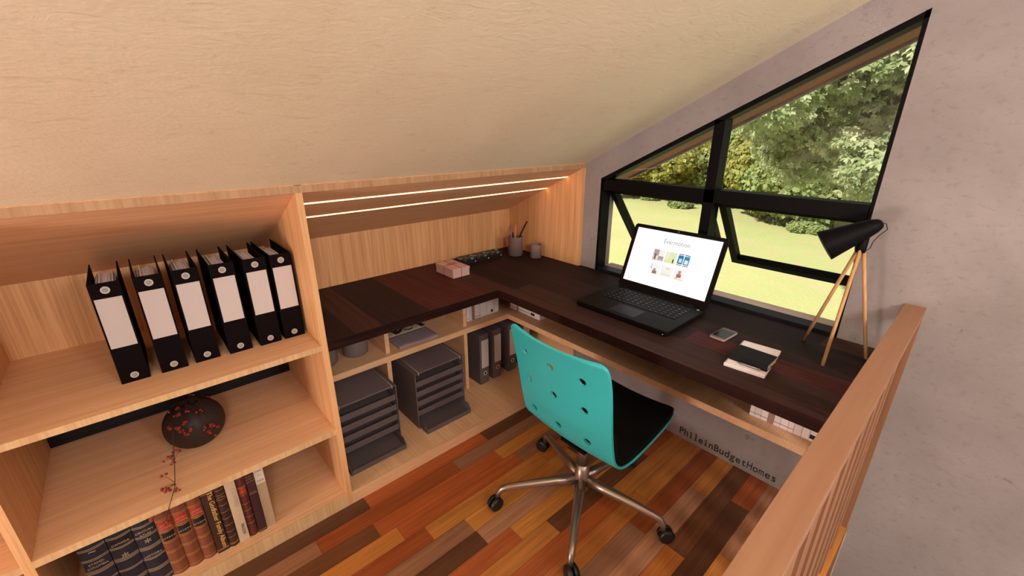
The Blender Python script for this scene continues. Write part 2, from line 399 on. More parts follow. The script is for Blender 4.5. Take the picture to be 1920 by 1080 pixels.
# ------------------------------------------------------------------ worktop
m = MB(); XD = -.601
m.prism([(X1+.0005,0,TD-.039),(XD,0,TD-.039),(XD,YR0+.001,TD-.039),(-.0005,YR0+.001,TD-.039),(-.0005,-.0005,TD-.039),(-.0205,-.0005,TD-.039),(-.0205,YB-.0005,TD-.039),(X1+.0005,YB-.0005,TD-.039)], (0,0,.039))
for f in m.bm.faces: pass
KEEP0['on'] = True
wt = m.build('worktop', [DESKM, DESKE, DESKEY]); KEEP0['on'] = False
for p in wt.data.polygons:
    if p.normal.y < -.9: p.material_index = 1
    elif p.normal.x < -.9: p.material_index = 2
tag(wt, 'dark walnut L-shaped desk worktop running under the window and along the knee wall', 'desk')

# ------------------------------------------------------------------ black lever arch binders
def make_binder():
    r = empty('lever_arch_binder', (0,0,0)); W, Hh, Dp, t = .069, .318, .262, .003
    m = MB(); m.box(-W/2, W/2, 0, t, 0, Hh); m.box(-W/2, -W/2+t, t, Dp, 0, Hh); m.box(W/2-t, W/2, t, Dp, 0, Hh); m.build('cover', BOARD, r, bevel=.0012)
    m = MB(); m.box(-.030, .030, -.0008, 0, .118, .272); m.build('spine_label', LABEL, r)
    for z, R_ in ((.296, .0105), (.022, .0100)):
        m = MB(); m.tube([(0,-.0015,z),(0,0,z)], R_, 24); m.tube([(0,-.0018,z),(0,-.0014,z)], R_*.68, 20, mi=1); m.build('finger_ring', [RINGM, RINGC], r)
    rnd = random.Random(3); m = MB(); x = -.026
    hs = [.0,.006,.001,.013,.003,.004,.005,.008,.006,.007,.003,.009,.004,.005]
    for i in range(13):
        wd = .0029; m.box(x, x+wd, .012+rnd.random()*.004, .215+rnd.random()*.025, .006, .285+hs[i]*1.1); x += wd+.0009
    m.build('paper_stack', PAPER, r); return r
proto = make_binder()
BX = [(-1.923,.148),(-1.8265,.148),(-1.737,.152),(-1.641,.147),(-1.548,.143),(-1.4675,.143)]
ordn = ['leftmost','second from the left','third from the left','fourth from the left','fifth from the left','rightmost']
tail = ['on the shelf','','','','','next to the upright panel']
for i, (x, y) in enumerate(BX):
    o = proto if i == 0 else copy_tree(proto)
    o.location = (x, y, ZS1T)
    tag(o, ('%s of the six black binders with blank white labels %s' % (ordn[i], tail[i])).strip(), 'binder', 'black binders on the top shelf')

# ------------------------------------------------------------------ vase with berry twigs
VASE = plain('dark bronze ceramic', (.030,.019,.015,1), .55, 0, .25, .5, 9)
v = empty('berry_vase', (-1.822, .280, ZS2T)); tag(v, 'squat dark ceramic vase with red berry twigs on the middle shelf', 'vase')
m = MB(); R_ = .094
prof = [(.035,0)]+[(R_*math.sin(a)**.9 if a < 2.9 else .03, .086-.086*math.cos(a)) for a in [0.42+i*(2.75-.42)/16 for i in range(17)]]
prof = [(max(r,.03), z-prof[1][1]) for r, z in prof[1:]]; zt_ = prof[-1][1]
prof += [(.034, zt_+.004), (.030, zt_+.007), (.026, zt_+.002), (.024, zt_-.04)]
m.lathe((-1.822,.280,ZS2T), prof, 40, fl=lambda a: 1+.02*math.cos(a-.6)); m.build('vase_body', VASE, v)
TW = plain('dark twig bark', (.030,.012,.012,1), .6); BER = plain('red berry skin', (.24,.026,.016,1), .45, 0, .3)
tw, br_ = MB(), MB(); rb = random.Random(11)
nx, ny, nz = -1.822, .280, ZS2T+zt_
def cluster(p, n, s=.012):
    for i in range(n):
        q = Vector(p)+Vector((rb.uniform(-s,s), rb.uniform(-s,s), rb.uniform(-s,s)*.8)); br_.ball(q, .0042+rb.random()*.0012, n=1)
def twig(pts, r=.0013): tw.tube(pts, [r*(1-.4*i/(len(pts)-1)) for i in range(len(pts))], 6)
main = [Vector((nx,ny,nz-.03)), Vector((-1.828, 0.28, 0.5438)), Vector((-1.8593, 0.2, 0.5625)), Vector((-1.8755, 0.13, 0.5574)), Vector((-1.8881, 0.085, 0.5185)), Vector((-1.8956, 0.06, 0.4824)), Vector((-1.9105, 0.03, 0.4214)), Vector((-1.9129, 0.022, 0.4139)), Vector((-1.9405, -0.03, 0.3818)), Vector((-1.9527, -0.035, 0.3522)), Vector((-1.9696, -0.03, 0.3437))]
twig(main, .0016)
for b, a, sn in [((-1.8786, 0.08, 0.4951),(-1.8966, 0.08, 0.4695),4),((-1.9152, 0.05, 0.5009),(-1.8951, 0.05, 0.4888),2),((-1.8941, 0.08, 0.4935),(-1.8933, 0.08, 0.4973),4),((-1.9038, 0.055, 0.4781),(-1.8954, 0.055, 0.4856),3),((-1.9281, 0.02, 0.4655),(-1.9099, 0.02, 0.4284),3),((-1.9383, 0.02, 0.426),(-1.9107, 0.02, 0.4246),4),((-1.9332, 0.02, 0.4077),(-1.9107, 0.02, 0.4246),3),((-1.9093, 0.02, 0.4001),(-1.9099, 0.02, 0.4284),3),((-1.935, 0.02, 0.4174),(-1.9107, 0.02, 0.4246),2),((-1.9048, 0.06, 0.4963),(-1.8956, 0.06, 0.4824),2),((-1.979, -0.035, 0.3764),(-1.9413, -0.035, 0.3801),4),((-1.9531, -0.035, 0.3504),(-1.9413, -0.035, 0.3801),5)]:
    a, b = Vector(a), Vector(b); twig([a, (a+b)/2+Vector((0,0,.003)), b], .0008); cluster(b, sn, .007)
for b, sn in [((-1.8026, 0.36, 0.5297),3),((-1.8111, 0.36, 0.536),2),((-1.7602, 0.33, 0.5115),3),((-1.8049, 0.33, 0.5205),4),((-1.7919, 0.34, 0.5139),2),((-1.8245, 0.26, 0.5415),5),((-1.8558, 0.24, 0.5607),5),((-1.8773, 0.22, 0.5647),1),((-1.8553, 0.2, 0.554),4),((-1.8627, 0.2, 0.5534),4),((-1.833, 0.2, 0.5539),2),((-1.8106, 0.2, 0.5384),1),((-1.7933, 0.21, 0.5334),2),((-1.7724, 0.26, 0.5166),4),((-1.8467, 0.158, 0.539),4),((-1.8857, 0.158, 0.5379),4),((-1.8673, 0.152, 0.5338),5),((-1.8603, 0.152, 0.5194),4),((-1.8385, 0.152, 0.5121),4),((-1.8511, 0.152, 0.5014),3),((-1.801, 0.158, 0.4931),3),((-1.778, 0.158, 0.4989),5),((-1.7639, 0.158, 0.4826),3),((-1.7899, 0.158, 0.4714),5),((-1.7801, 0.158, 0.4501),2)]:
    b = Vector(b); mid = Vector((nx,ny,nz+.01))*.5+b*.5+Vector((0,0,.022)); twig([Vector((nx,ny,nz-.03)), Vector((nx,ny,nz+.012)), mid, b], .0008); cluster(b, sn, .006)
tw.build('twig', TW, v); o = br_.build('berries', BER, v); o['kind'] = 'stuff'

# ------------------------------------------------------------------ antique books on the bottom shelf
def spine_M(x, y, z, rot90=False, flip=1):
    """text plane on the spine (facing -y) ; rot90: reads downwards"""
    M_ = Matrix.Translation((x, y, z)) @ Matrix.Rotation(PI/2, 4, 'X')
    if rot90: M_ = M_ @ Matrix.Rotation(-PI/2, 4, 'Z')
    return M_
def old_book(x0, x1, y, h, depth, cmat, bands, bmat, lab, nm='antique_book', round_=True, z=ZB, patches=(), texts=(), pages=True):
    r = empty(nm, ((x0+x1)/2, y+depth/2, z)); W = x1-x0; xc = (x0+x1)/2
    m = MB(); n = 9; bul = min(.009, W*.25) if round_ else .0005
    pts = [(x0+W*i/(n-1), y+bul*(1-math.sin(PI*i/(n-1))), z) for i in range(n)]
    pts2 = pts + [(x1, y+.012+bul, z), (x0, y+.012+bul, z)]
    m.prism(pts2, (0,0,h)); m.box(x0, x0+.0028, y+bul+.010, y+depth, z, z+h); m.box(x1-.0028, x1, y+bul+.010, y+depth, z, z+h); m.build('cover', cmat, r)
    m = MB(); m.box(x0+.003, x1-.003, y+bul+.0125, y+depth-.005, z+.003, z+h-.004); m.build('pages', PAGE, r)
    def strip(mm, za, zb, e=.0007, inset=0):
        for i in range(n-1):
            a, b = pts[i], pts[i+1]
            xa_, xb_ = max(a[0], x0+inset), min(b[0], x1-inset)
            if xb_ <= xa_: continue
            mm.prism([(xa_,a[1]-e,z+za),(xb_,b[1]-e,z+za),(xb_,b[1]+.0008,z+za),(xa_,a[1]+.0008,z+za)], (0,0,zb-za))
    if bands:
        m = MB()
        for za, zb in bands: strip(m, za, zb)
        m.build('gilt_tooling', bmat, r)
    for za, zb, mt, ins in patches:
        m = MB(); strip(m, za, zb, .0004, ins); m.build('spine_patch', mt, r)
    for body, zz, size, mt, rot in texts:
        text_mesh('spine_lettering', body, size, mt, spine_M(xc, y-.0011, z+zz, rot) , r, .0002)
    tag(r, lab, 'book', 'antique books on the bottom shelf'); return r
PAGE = plain('aged page edges', (.52,.42,.30,1), .8, 0, .1, .12, 200)
GOLD = plain('gilt tooling', (.55,.33,.10,1), .35, .55, .5)
CRM = plain('pale gilt tooling', (.46,.35,.21,1), .5)
NAVY = plain('navy leather', (.020,.018,.030,1), .5, 0, .4, .3, 60)
BROWNL = plain('chestnut leather', (.20,.060,.028,1), .42, 0, .45, .25, 40)
REDP = plain('red leather label', (.42,.035,.025,1), .5); BLKP = plain('black leather label', (.012,.010,.010,1), .5)
DKBR = plain('dark brown cloth', (.050,.020,.014,1), .6, 0, .3, .2, 60); MAROON = plain('maroon leather', (.11,.026,.022,1), .45, 0, .4, .25, 50)
PLUM = plain('dark plum cloth', (.045,.014,.018,1), .55); CRMC = plain('cream cloth', (.55,.41,.28,1), .7, 0, .2, .06, 60); BEI = plain('beige cloth', (.42,.30,.19,1), .7, 0, .2, .06, 60)
H12 = .268
tools = [(z_, z_+.0014) for z_ in (.012,.018,.058,.063,.068,.108,.113,.150,.155,.160,.200,.205,.240,.245)]
old_book(-2.166,-2.106,.055,.262,.19,NAVY,tools,CRM,'navy leather volume lettered STAND COLUMBIA, leftmost of the old books',texts=[('STAND.',.186,.0105,CRM,0),('COLUMBIA',.173,.0095,CRM,0),('~',.225,.03,CRM,0)])
old_book(-2.104,-2.046,.055,.268,.19,NAVY,tools,CRM,'navy leather volume with small leaf emblem, between two other navy volumes',texts=[('CANADA',.216,.010,CRM,0),('*',.150,.04,CRM,0)],patches=[(.207,.236,BLKP,.004)])
old_book(-2.044,-1.990,.052,.276,.19,NAVY,tools,CRM,'navy leather volume with gilt diamond, touching the brown leather set',texts=[('CENTURY',.222,.010,CRM,0),('ATLAS',.209,.010,CRM,0),('\u2666' if 0 else '*',.165,.04,CRM,0),('HISTORY',.122,.011,CRM,0)])
bt = [(z_, z_+.0018) for z_ in (.010,.052,.058,.098,.104,.142,.148,.186,.192,.232,.238,.266)]
for x0_, x1_, wh in ((-1.989,-1.948,'leftmost'),(-1.947,-1.906,'middle'),(-1.905,-1.866,'rightmost')):
    old_book(x0_,x1_,.048,.282,.19,BROWNL,bt,GOLD,'%s of the three chestnut leather volumes with red and black labels'%wh,patches=[(.196,.230,REDP,.003),(.150,.184,BLKP,.003),],texts=[('WYATT',.161,.010,CRM,0),('HISTORY',.214,.0075,CRM,0),('OF ROME',.203,.0075,CRM,0)])
old_book(-1.864,-1.830,.046,.284,.20,DKBR,[(.012,.015),(.262,.264),(.280,.283)],GOLD,'dark brown book with yellow gothic lettering down its spine',round_=False,texts=[('The Godfather Family Album',.142,.021,plain('yellow lettering',(.75,.48,.12,1),.5),True),('TASCHEN',.268,.007,GOLD,0)])
old_book(-1.828,-1.799,.044,.284,.20,DKBR,[(z_, z_+.0015) for z_ in (.012,.016,.045,.07,.10,.13,.16,.19,.215,.235,.255)],GOLD,'dark leather book with many thin gilt bands beside the cream book',texts=[('NOVELS',.225,.007,GOLD,0)],patches=[(.075,.098,PLUM,.003),(.135,.158,PLUM,.003)])
old_book(-1.797,-1.766,.044,.283,.20,CRMC,[],GOLD,'cream cloth book marked WILSON near the foot of its spine',round_=False,texts=[('CSS WIRED',.200,.017,BEI,True),('WILSON',.055,.013,INK,True)])
old_book(-1.764,-1.737,.046,.274,.20,MAROON,[(z_, z_+.0015) for z_ in (.06,.09,.12,.15,.19,.222,.226)],GOLD,'red brown leather book with small dark red label',patches=[(.196,.220,REDP,.003)],texts=[('POEMS',.204,.007,GOLD,0)])
old_book(-1.735,-1.709,.046,.283,.20,PLUM,[(.006,.008),(.180,.1815)],GOLD,'dark plum book with fine gilt lettering near the top',round_=False,texts=[('THE ART OF',.255,.006,GOLD,0),('COOKING',.244,.006,GOLD,0),('AND HOME',.233,.006,GOLD,0),('VOLUME I',.186,.005,GOLD,0)])
old_book(-1.707,-1.677,.050,.284,.20,BEI,[],GOLD,'beige cloth book with white paper label, rightmost of the old books',round_=False,patches=[(.205,.280,plain('white paper label',(.66,.56,.47,1),.7),0)],texts=[('MODERN',.268,.006,INK,0),('HOUSE',.258,.006,INK,0),('N. 4',.240,.006,INK,0),('FJCS',.214,.011,INK,0)])

# ------------------------------------------------------------------ slim white books on the middle shelf
WB = [plain('white book cover %d'%i, c, .6, 0, .3, .04) for i, c in enumerate([(.88,.79,.77,1),(.82,.73,.71,1),(.90,.82,.80,1)])]
TAN = plain('tan book cover', (.36,.22,.17,1), .6)
def slim(a, b, ax, front, h, lab, group, cm, marks):
    """a..b along x (ax='x', spine faces -y) or along y (ax='y', spine faces -x)"""
    dp = .138; z = ZM1; W = abs(b-a)-.0008; c = (a+b)/2
    loc = (c, front+dp/2, z) if ax == 'x' else (front+dp/2, c, z)
    r = empty('slim_book', loc)
    def L(m_):
        M_ = Matrix.Translation((c, front, z)) if ax == 'x' else Matrix.Translation((front, c, z)) @ Matrix.Rotation(-PI/2, 4, 'Z')
        m_.xf(M_); return m_
    m = MB(); m.box(-W/2, W/2, 0, .0025, 0, h); m.box(-W/2, -W/2+.0016, .0025, dp, 0, h); m.box(W/2-.0016, W/2, .0025, dp, 0, h); L(m).build('cover', cm, r, bevel=.0008)
    m = MB(); m.box(-W/2+.0018, W/2-.0018, .003, dp-.004, .002, h-.003); L(m).build('pages', PAGE, r)
    rn = random.Random(int(abs(c)*1e4)); m = MB(); k = 0
    if 'line' in marks: m.box(-W/2, W/2, -.0005, 0, .014, .0158); k = 1
    if 'sq' in marks: m.box(-W/2+.001, W/2-.001, -.0006, 0, .010, .026); k = 1
    if k: L(m).build('spine_mark', INK, r)
    if 'txt' in marks:
        wtxt = rn.choice(['interior design','architecture','houses','living rooms','small spaces','furniture'])
        M_ = (Matrix.Translation((c, front, z)) if ax == 'x' else Matrix.Translation((front, c, z)) @ Matrix.Rotation(-PI/2, 4, 'Z')) @ Matrix.Translation((-.002,-.0006,.11)) @ Matrix.Rotation(PI/2,4,'X') @ Matrix.Rotation(-PI/2,4,'Z')
        text_mesh('spine_lettering', wtxt, min(.011, W*.6), INK, M_, r, .0001)
    tag(r, lab, 'book', group)
pxA = [205,265,330,400,495,560,620,690,755,810,870,935,980,1025]; xa_ = [-.544+(p-205)/820*.233 for p in pxA]
nA = ['first','second','third','fourth','fifth','sixth','seventh','eighth','ninth','tenth','eleventh','twelfth','last']
for i in range(13):
    mk = {9:('sq',)}.get(i, ('line','txt') if i in (0,3,4) else ('txt',)); cm = TAN if i == 2 else WB[i%3]
    lb = 'tan slim book among white ones, left of the inner corner' if i == 2 else 'white slim book with black square on spine, left of the inner corner' if i == 9 else '%s slim white book from the left, in the row left of the inner corner' % nA[i]
    slim(xa_[i], xa_[i+1], 'x', .349, .205+.012*((i*7)%3), lb, 'slim books left of the inner corner', cm, mk)
yb_ = [.342,.325,.284,.268,.213,.162,.130,.088]
for i in range(7):
    mk = {5:('sq',)}.get(i, ('line',) if i in (0,1,3,4) else ('txt',)); cm = TAN if i == 2 else WB[i%3]
    lb = {2:'tan slim book under the window side of the desk near the corner', 5:'white slim book with black square, right of the inner corner', 6:'white slim book at the open right end of the corner row'}.get(i, '%s white book from the inner corner, in the row turned toward the room' % nA[i])
    slim(yb_[i], yb_[i+1], 'y', -.226, .205+.01*((i*5)%3), lb, 'slim books right of the inner corner', cm, mk)
yc_ = [-1.045,-1.062,-1.084,-1.107,-1.127,-1.149,-1.174,-1.192,-1.217,-1.240,-1.262,-1.285,-1.305]
for i in range(12):
    mk = {9:('sq',)}.get(i, ('line',) if i in (0,1,4,5) else ('line','txt') if i in (2,6) else ('txt',)); cm = TAN if i == 3 else WB[i%3]
    lb = {3:'tan slim book in the row beside the railing', 9:'white slim book with black square, in the row beside the railing'}.get(i, '%s slim white book of the row beside the railing, counted from the window side corner' % nA[i])
    slim(yc_[i], yc_[i+1], 'y', -.240, .205+.01*((i*5)%3), lb, 'slim books beside the railing', cm, mk)

# ------------------------------------------------------------------ charcoal binders, organisers, canisters, pouch
def grey_binder():
    r = empty('charcoal_binder', (0,0,0)); W = .063; Dp = .27; Hh = .32
    m = MB(); m.box(-W/2, W/2, 0, Dp, 0, Hh); m.build('cover', GREYB, r, bevel=.003)
    m = MB(); m.box(-W/2+.012, W/2-.0005, -.0009, .001, .107, .284); m.build('spine_label', LABEL, r)
    m = MB(); bm = m.bm; n = 24
    for i in range(n):
        a0, a1 = 2*PI*i/n, 2*PI*(i+1)/n
        f = bm.faces.new([bm.verts.new((.005+q*math.cos(a), -.0015, .068+q*math.sin(a))) for q, a in ((.0075,a0),(.013,a0),(.013,a1),(.0075,a1))])
    bmesh.ops.remove_doubles(bm, verts=bm.verts, dist=1e-5); g = bmesh.ops.extrude_face_region(bm, geom=bm.faces[:]); bmesh.ops.translate(bm, vec=(0,.002,0), verts=[e for e in g['geom'] if isinstance(e, bmesh.types.BMVert)])
    m.build('finger_ring', CREAM, r)
    m = MB(); m.tube([(.005,-.0008,.068),(.005,.001,.068)], .0074, 20); m.build('ring_hole', BLACK, r); return r
gp = grey_binder()
for i, (x, y, lb) in enumerate([(-.4865,.273,'charcoal binder nearest the letter tray organisers, leftmost of its row'),(-.3885,.277,'charcoal binder second from the left in the under desk row'),(-.266,.279,'charcoal binder behind the left edge of the teal chair back'),(-.152,.279,'charcoal binder deepest in the corner, beside the oak end panel')]):
    o = gp if i == 0 else copy_tree(gp); o.location = (x, y, ZB); tag(o, lb, 'binder', 'charcoal binders below the desk')
def organiser():
    r = empty('letter_tray_organiser', (0,0,0)); W, Dp, Hh, t = .284, .28, .312, .006
    m = MB(); m.box(0, t, 0, Dp, 0, Hh); m.box(W-t, W, 0, Dp, 0, Hh); m.box(t, W-t, 0, Dp, Hh-t, Hh); m.box(t, W-t, 0, Dp, 0, t); m.box(t, W-t, Dp-t, Dp, t, Hh-t)
    m.build('casing', GREYB, r, bevel=.0025)
    m = MB(); m.box(.022, W-.022, -.0, Dp, Hh-.0005, Hh+.0035); m.build('top_pad', plain('taupe felt', (.155,.115,.118,1), .95, 0, .05, .25, 400), r, bevel=.001)
    for x in (.022, W-.022):
        m = MB(); m.tube([(x,-.0012,Hh-.012),(x,-.0015,Hh+.002),(x,.003,Hh+.004),(x,Dp,Hh+.004)], .0014, 8); m.build('piping', CREAM, r)
    for k in range(4):
        z = .070+k*.0545
        m = MB(); m.box(t+.001, W-t-.001, .006, .0075, z, z+.030); m.box(t+.001, W-t-.001, .0075, Dp-.02, z, z+.002)
        m.box(t+.001, t+.0025, .0075, Dp-.02, z+.002, z+.03); m.box(W-t-.0025, W-t-.001, .0075, Dp-.02, z+.002, z+.03); m.build('tray', GREYB, r)
    m = MB(); a, b = t+.004, W-t-.004; y0_, y1_ = -.064, .20; zz = .010
    m.box(a, b, y0_, y1_, .001, zz); m.box(a+.004, b-.004, y0_, y0_+.004, zz, .026)
    for xs in (a, b-.003): m.prism([(xs,y0_,zz-.002),(xs,y0_+.0,.026),(xs,y0_+.020,.050),(xs,y1_,.050),(xs,y1_,zz-.002)], (.003,0,0))
    m.build('pulled_out_tray', GREYB, r, bevel=.001); return r
og = organiser(); og.location = (-.990, .166, ZB); tag(og, 'charcoal letter tray organiser beside the binders, bottom tray pulled out', 'organiser', 'letter tray organisers')
o2 = copy_tree(og); o2.location = (-1.378, .148, ZB); tag(o2, 'charcoal letter tray organiser partly hidden by the oak upright', 'organiser', 'letter tray organisers')
for (x, y, r_, lb) in ((-1.312,.425,.066,'grey round canister cut off by the oak upright'),(-1.157,.424,.059,'grey round canister fully in view on the shelf below the desk')):
    m = MB(); h = .21; m.lathe((x,y,ZM1), [(r_-.004,0),(r_,.004),(r_,h),(r_-.004,h),(r_-.004,.01)], 40); o = m.build('canister', GREYC); tag(o, lb, 'canister', 'canisters on the shelf below the desk')
fp = empty('fabric_pouch', (-.868, .42, ZM1)); tag(fp, 'grey felt pouch with cream and black patterned end lying on the shelf', 'pouch')
FELT = plain('grey wool felt', (.33,.25,.27,1), .95, 0, .05, .3, 350)
def flatcloth(pts, z0, z1, name, mat, wav=.004):
    m = MB(); bm = m.bm; n = 14; (ax_,ay_),(bx_,by_),(cx_,cy_),(dx_,dy_) = pts; g = {}
    for k, zz in ((0, z0), (1, z1)):
        for i in range(n+1):
            for j in range(n+1):
                u_, v_ = i/n, j/n; x = (ax_*(1-u_)+bx_*u_)*(1-v_)+(dx_*(1-u_)+cx_*u_)*v_; y = (ay_*(1-u_)+by_*u_)*(1-v_)+(dy_*(1-u_)+cy_*u_)*v_
                e = min(u_,1-u_,v_,1-v_); zz_ = zz + (wav*math.sin(9*u_+3*v_)*min(1,e*6) + .003*min(1,e*8) if k else 0)
                y += wav*.9*math.sin(8*u_)*(1 if v_ in (0,) else .5); g[k,i,j] = bm.verts.new((x,y,zz_))
    for i in range(n):
        for j in range(n):
            for k in (0,1): f = bm.faces.new([g[k,i,j],g[k,i+1,j],g[k,i+1,j+1],g[k,i,j+1]]); f.smooth = True
    for i in range(n):
        for a, b in (((i,0),(i+1,0)),((i,n),(i+1,n)),((0,i),(0,i+1)),((n,i),(n,i+1))): bm.faces.new([g[0,a[0],a[1]],g[0,b[0],b[1]],g[1,b[0],b[1]],g[1,a[0],a[1]]])
    return m.build(name, mat, fp)
flatcloth([(-.985,.305),(-.762,.300),(-.762,.438),(-.985,.436)], ZM1+.001, ZM1+.010, 'felt_flap', FELT, .0018)
flatcloth([(-.972,.436),(-.758,.437),(-.755,.54),(-.968,.54)], ZM1+.001, ZM1+.011, 'patterned_end', plain('cream canvas', (.56,.45,.34,1), .9), .0015)
m = MB()
for x, w_ in ((-.925,.03),(-.775,.026)): m.box(x-w_/2, x+w_/2, .442, .535, ZM1+.0142, ZM1+.0166, rz=.12)
m.box(-.885,-.868,.45,.53,ZM1+.0142,ZM1+.0166,rz=-.7)
m.tube([(-.845+.025*math.cos(a), .475+.025*math.sin(a), ZM1+.0158) for a in [i*PI/8 for i in range(15)]], .0026, 6); m.build('printed_pattern', INK, fp)

# ------------------------------------------------------------------ things on the worktop
# pink paper box
bx = empty('paper_box', (-.617, .355, TD)); tag(bx, 'pale pink paper box tied with thin string on the dark worktop', 'box')
PINK = plain('pale pink paper', (.62,.40,.35,1), .75, 0, .15, .06, 50)
m = MB(); m.box(-.668,-.565,.279,.438,TD,TD+.036); m.build('box_base', PINK, bx, bevel=.001)
m = MB(); m.box(-.6695,-.5635,.2775,.4395,TD+.034,TD+.048); m.build('lid', PINK, bx, bevel=.001)
STR = plain('brown string', (.22,.12,.10,1), .8); m = MB(); e = .0012
m.tube([(-.617,.276,TD+.001),(-.617,.276,TD+.049),(-.617,.441,TD+.049),(-.617,.441,TD+.001)], e, 6); m.tube([(-.671,.358,TD+.001),(-.671,.358,TD+.049),(-.562,.358,TD+.049),(-.562,.358,TD+.001)], e, 6)
m.tube([(-.617,.358,TD+.05),(-.640,.372,TD+.052),(-.648,.362,TD+.051),(-.617,.358,TD+.05),(-.598,.380,TD+.052),(-.588,.372,TD+.051),(-.617,.358,TD+.05)], e*.8, 6); m.build('string', STR, bx)
# three floral tins
def floral():
    k = NT('floral printed lid', .45); v_ = k.coord((1,1,1))
    vo = k.n.new('ShaderNodeTexVoronoi'); vo.inputs['Scale'].default_value = 46; k.l(v_, vo.inputs['Vector'])
    hs = k.n.new('ShaderNodeSeparateColor'); k.l(vo.outputs['Color'], hs.inputs[0])
    pal = k.ramp(hs.outputs[0], [(0,(.03,.16,.22,1)),(.2,(.85,.45,.07,1)),(.42,(.02,.03,.035,1)),(.55,(.08,.26,.32,1)),(.72,(.75,.50,.18,1)),(.85,(.05,.08,.03,1))], 'CONSTANT')
    msk = k.math('LESS_THAN', vo.outputs['Distance'], .42); k.col(k.mix(msk, (.012,.012,.012,1), pal)); return k.m
FLO = floral(); TIN = plain('dark tin', (.022,.014,.013,1), .4, .2)
for i, (xa, lb) in enumerate(((-.497,'small dark box with floral lid nearest the pink box'),(-.402,'small dark box with floral lid, middle of three in line'),(-.307,'small dark box with floral lid nearest the pencil cup'))):
    r = empty('floral_box', (xa+.045,.462,TD)); m = MB(); m.box(xa,xa+.090,.428,.500,TD,TD+.024); m.build('box_base', TIN, r, bevel=.002)
    m = MB(); m.box(xa-.001,xa+.091,.427,.501,TD+.024,TD+.034); m.build('lid', [FLO], r, bevel=.002)
    m = MB(); m.tube([(xa+.082,.4265,TD+.012),(xa+.082,.422,TD+.012)], .004, 12); m.build('latch', RINGM, r); tag(r, lb, 'box', 'floral boxes by the knee wall')
# pencil cup
def flute(n): return lambda a: 1+.018*abs(math.sin(a*n/2))
CUPM = plain('mauve grey ceramic', (.20,.130,.125,1), .55, 0, .3)
m = MB(); m.lathe((-.130,.402,TD), [(.040,0),(.0445,.003),(.0450,.112),(.0435,.116),(.041,.112),(.040,.006)], 120, fl=flute(36)); o = m.build('pencil_cup', CUPM); tag(o, 'fluted mauve grey pencil cup in the desk corner', 'cup')
def stick(name, p0, p1, r, mat, lab, cat, tip=None, grp='pens standing in the pencil cup'):
    m = MB(); p0, p1 = Vector(p0), Vector(p1)
    if tip: d = (p1-p0).normalized(); m.tube([p0, p1-d*.018, p1], [r, r, .0004], 8); m.bm.faces.ensure_lookup_table()
    else: m.tube([p0, p1], r, 10)
    o = m.build(name, mat); tag(o, lab, cat, grp); return o
cz = TD+.007
def cupstick(px0, py0, px1, py1, dy): pass
stick('pen', (-.150,.420,cz), (-.075,.358,TD+.205), .0042, BLACK, 'tallest black pen in the pencil cup, leaning right', 'pen')
stick('pen', (-.140,.430,cz), (-.066,.383,TD+.180), .0044, plain('navy pen barrel',(.03,.028,.09,1),.4), 'navy blue pen beside the tall black pen', 'pen')
stick('pen', (-.112,.415,cz), (-.178,.372,TD+.150), .0036, BLACK, 'short black pen leaning left over the cup rim', 'pen')
stick('pencil', (-.118,.42,cz), (-.102,.398,TD+.128), .0032, BEECH, 'short yellow wood pencil at the right of the cup', 'pencil', True)
stick('brush', (-.15,.41,cz), (-.168,.40,TD+.190), .0032, plain('lilac handle',(.23,.13,.14,1),.5), 'thin lilac grey brush in the pencil cup', 'brush')
stick('pencil', (-.115,.410,cz), (-.197,.385,TD+.185), .0014, BEECH, 'very thin pale stick leaning far left in the cup', 'stick')
stick('ruler', (-.130,.414,cz), (-.131,.400,TD+.190), .0085, plain('salmon wood',(.52,.20,.12,1),.6), 'thick salmon coloured roll standing in the pencil cup', 'roll')
m = MB(); m.lathe((-.075,.282,TD), [(.031,0),(.0345,.002),(.0345,.078),(.033,.080),(.0300,.078),(.030,.01)], 96, fl=lambda a: (1+.05*math.cos(4*a))*(1+.012*abs(math.sin(a*14)))); o = m.build('small_cup', CUPM); tag(o, 'small empty square-ish grey cup right of the pencil cup', 'cup')

# ------------------------------------------------------------------ laptop
lp = empty('laptop', (-.31,-.576,TD)); tag(lp, 'open black laptop showing a white web page on the worktop', 'laptop')
LB = plain('black laptop shell', (.006,.004,.0035,1), .55, 0, .1); KEYM = plain('black keys', (.004,.003,.003,1), .55, 0, .15)
def rrect(x0,x1,y0,y1,r,n=6):
    out = []
    for cx_,cy_,a0 in ((x1-r,y1-r,0),(x0+r,y1-r,PI/2),(x0+r,y0+r,PI),(x1-r,y0+r,1.5*PI)):
        for i in range(n+1): a = a0+PI/2*i/n; out.append((cx_+r*math.cos(a), cy_+r*math.sin(a)))
    return out
lx0, lx1, ly0, ly1 = -.470, -.158, -.792, -.360
m = MB(); m.prism([(x,y,TD+.003) for x,y in rrect(lx0,lx1,ly0,ly1,.018)], (0,0,.020)); m.build('base', LB, lp, bevel=.003)
m = MB(); m.prism([(x,y,TD+.023) for x,y in rrect(-.345,-.198,ly0+.037,ly1-.040,.004)], (0,0,.0004)); m.build('keyboard_deck', KEYM, lp)
kb, lg = MB(), MB(); rows = 6; ky0, ky1 = ly0+.040, ly1-.043; rw = (.345-.198-.006)/rows
rk = random.Random(5)
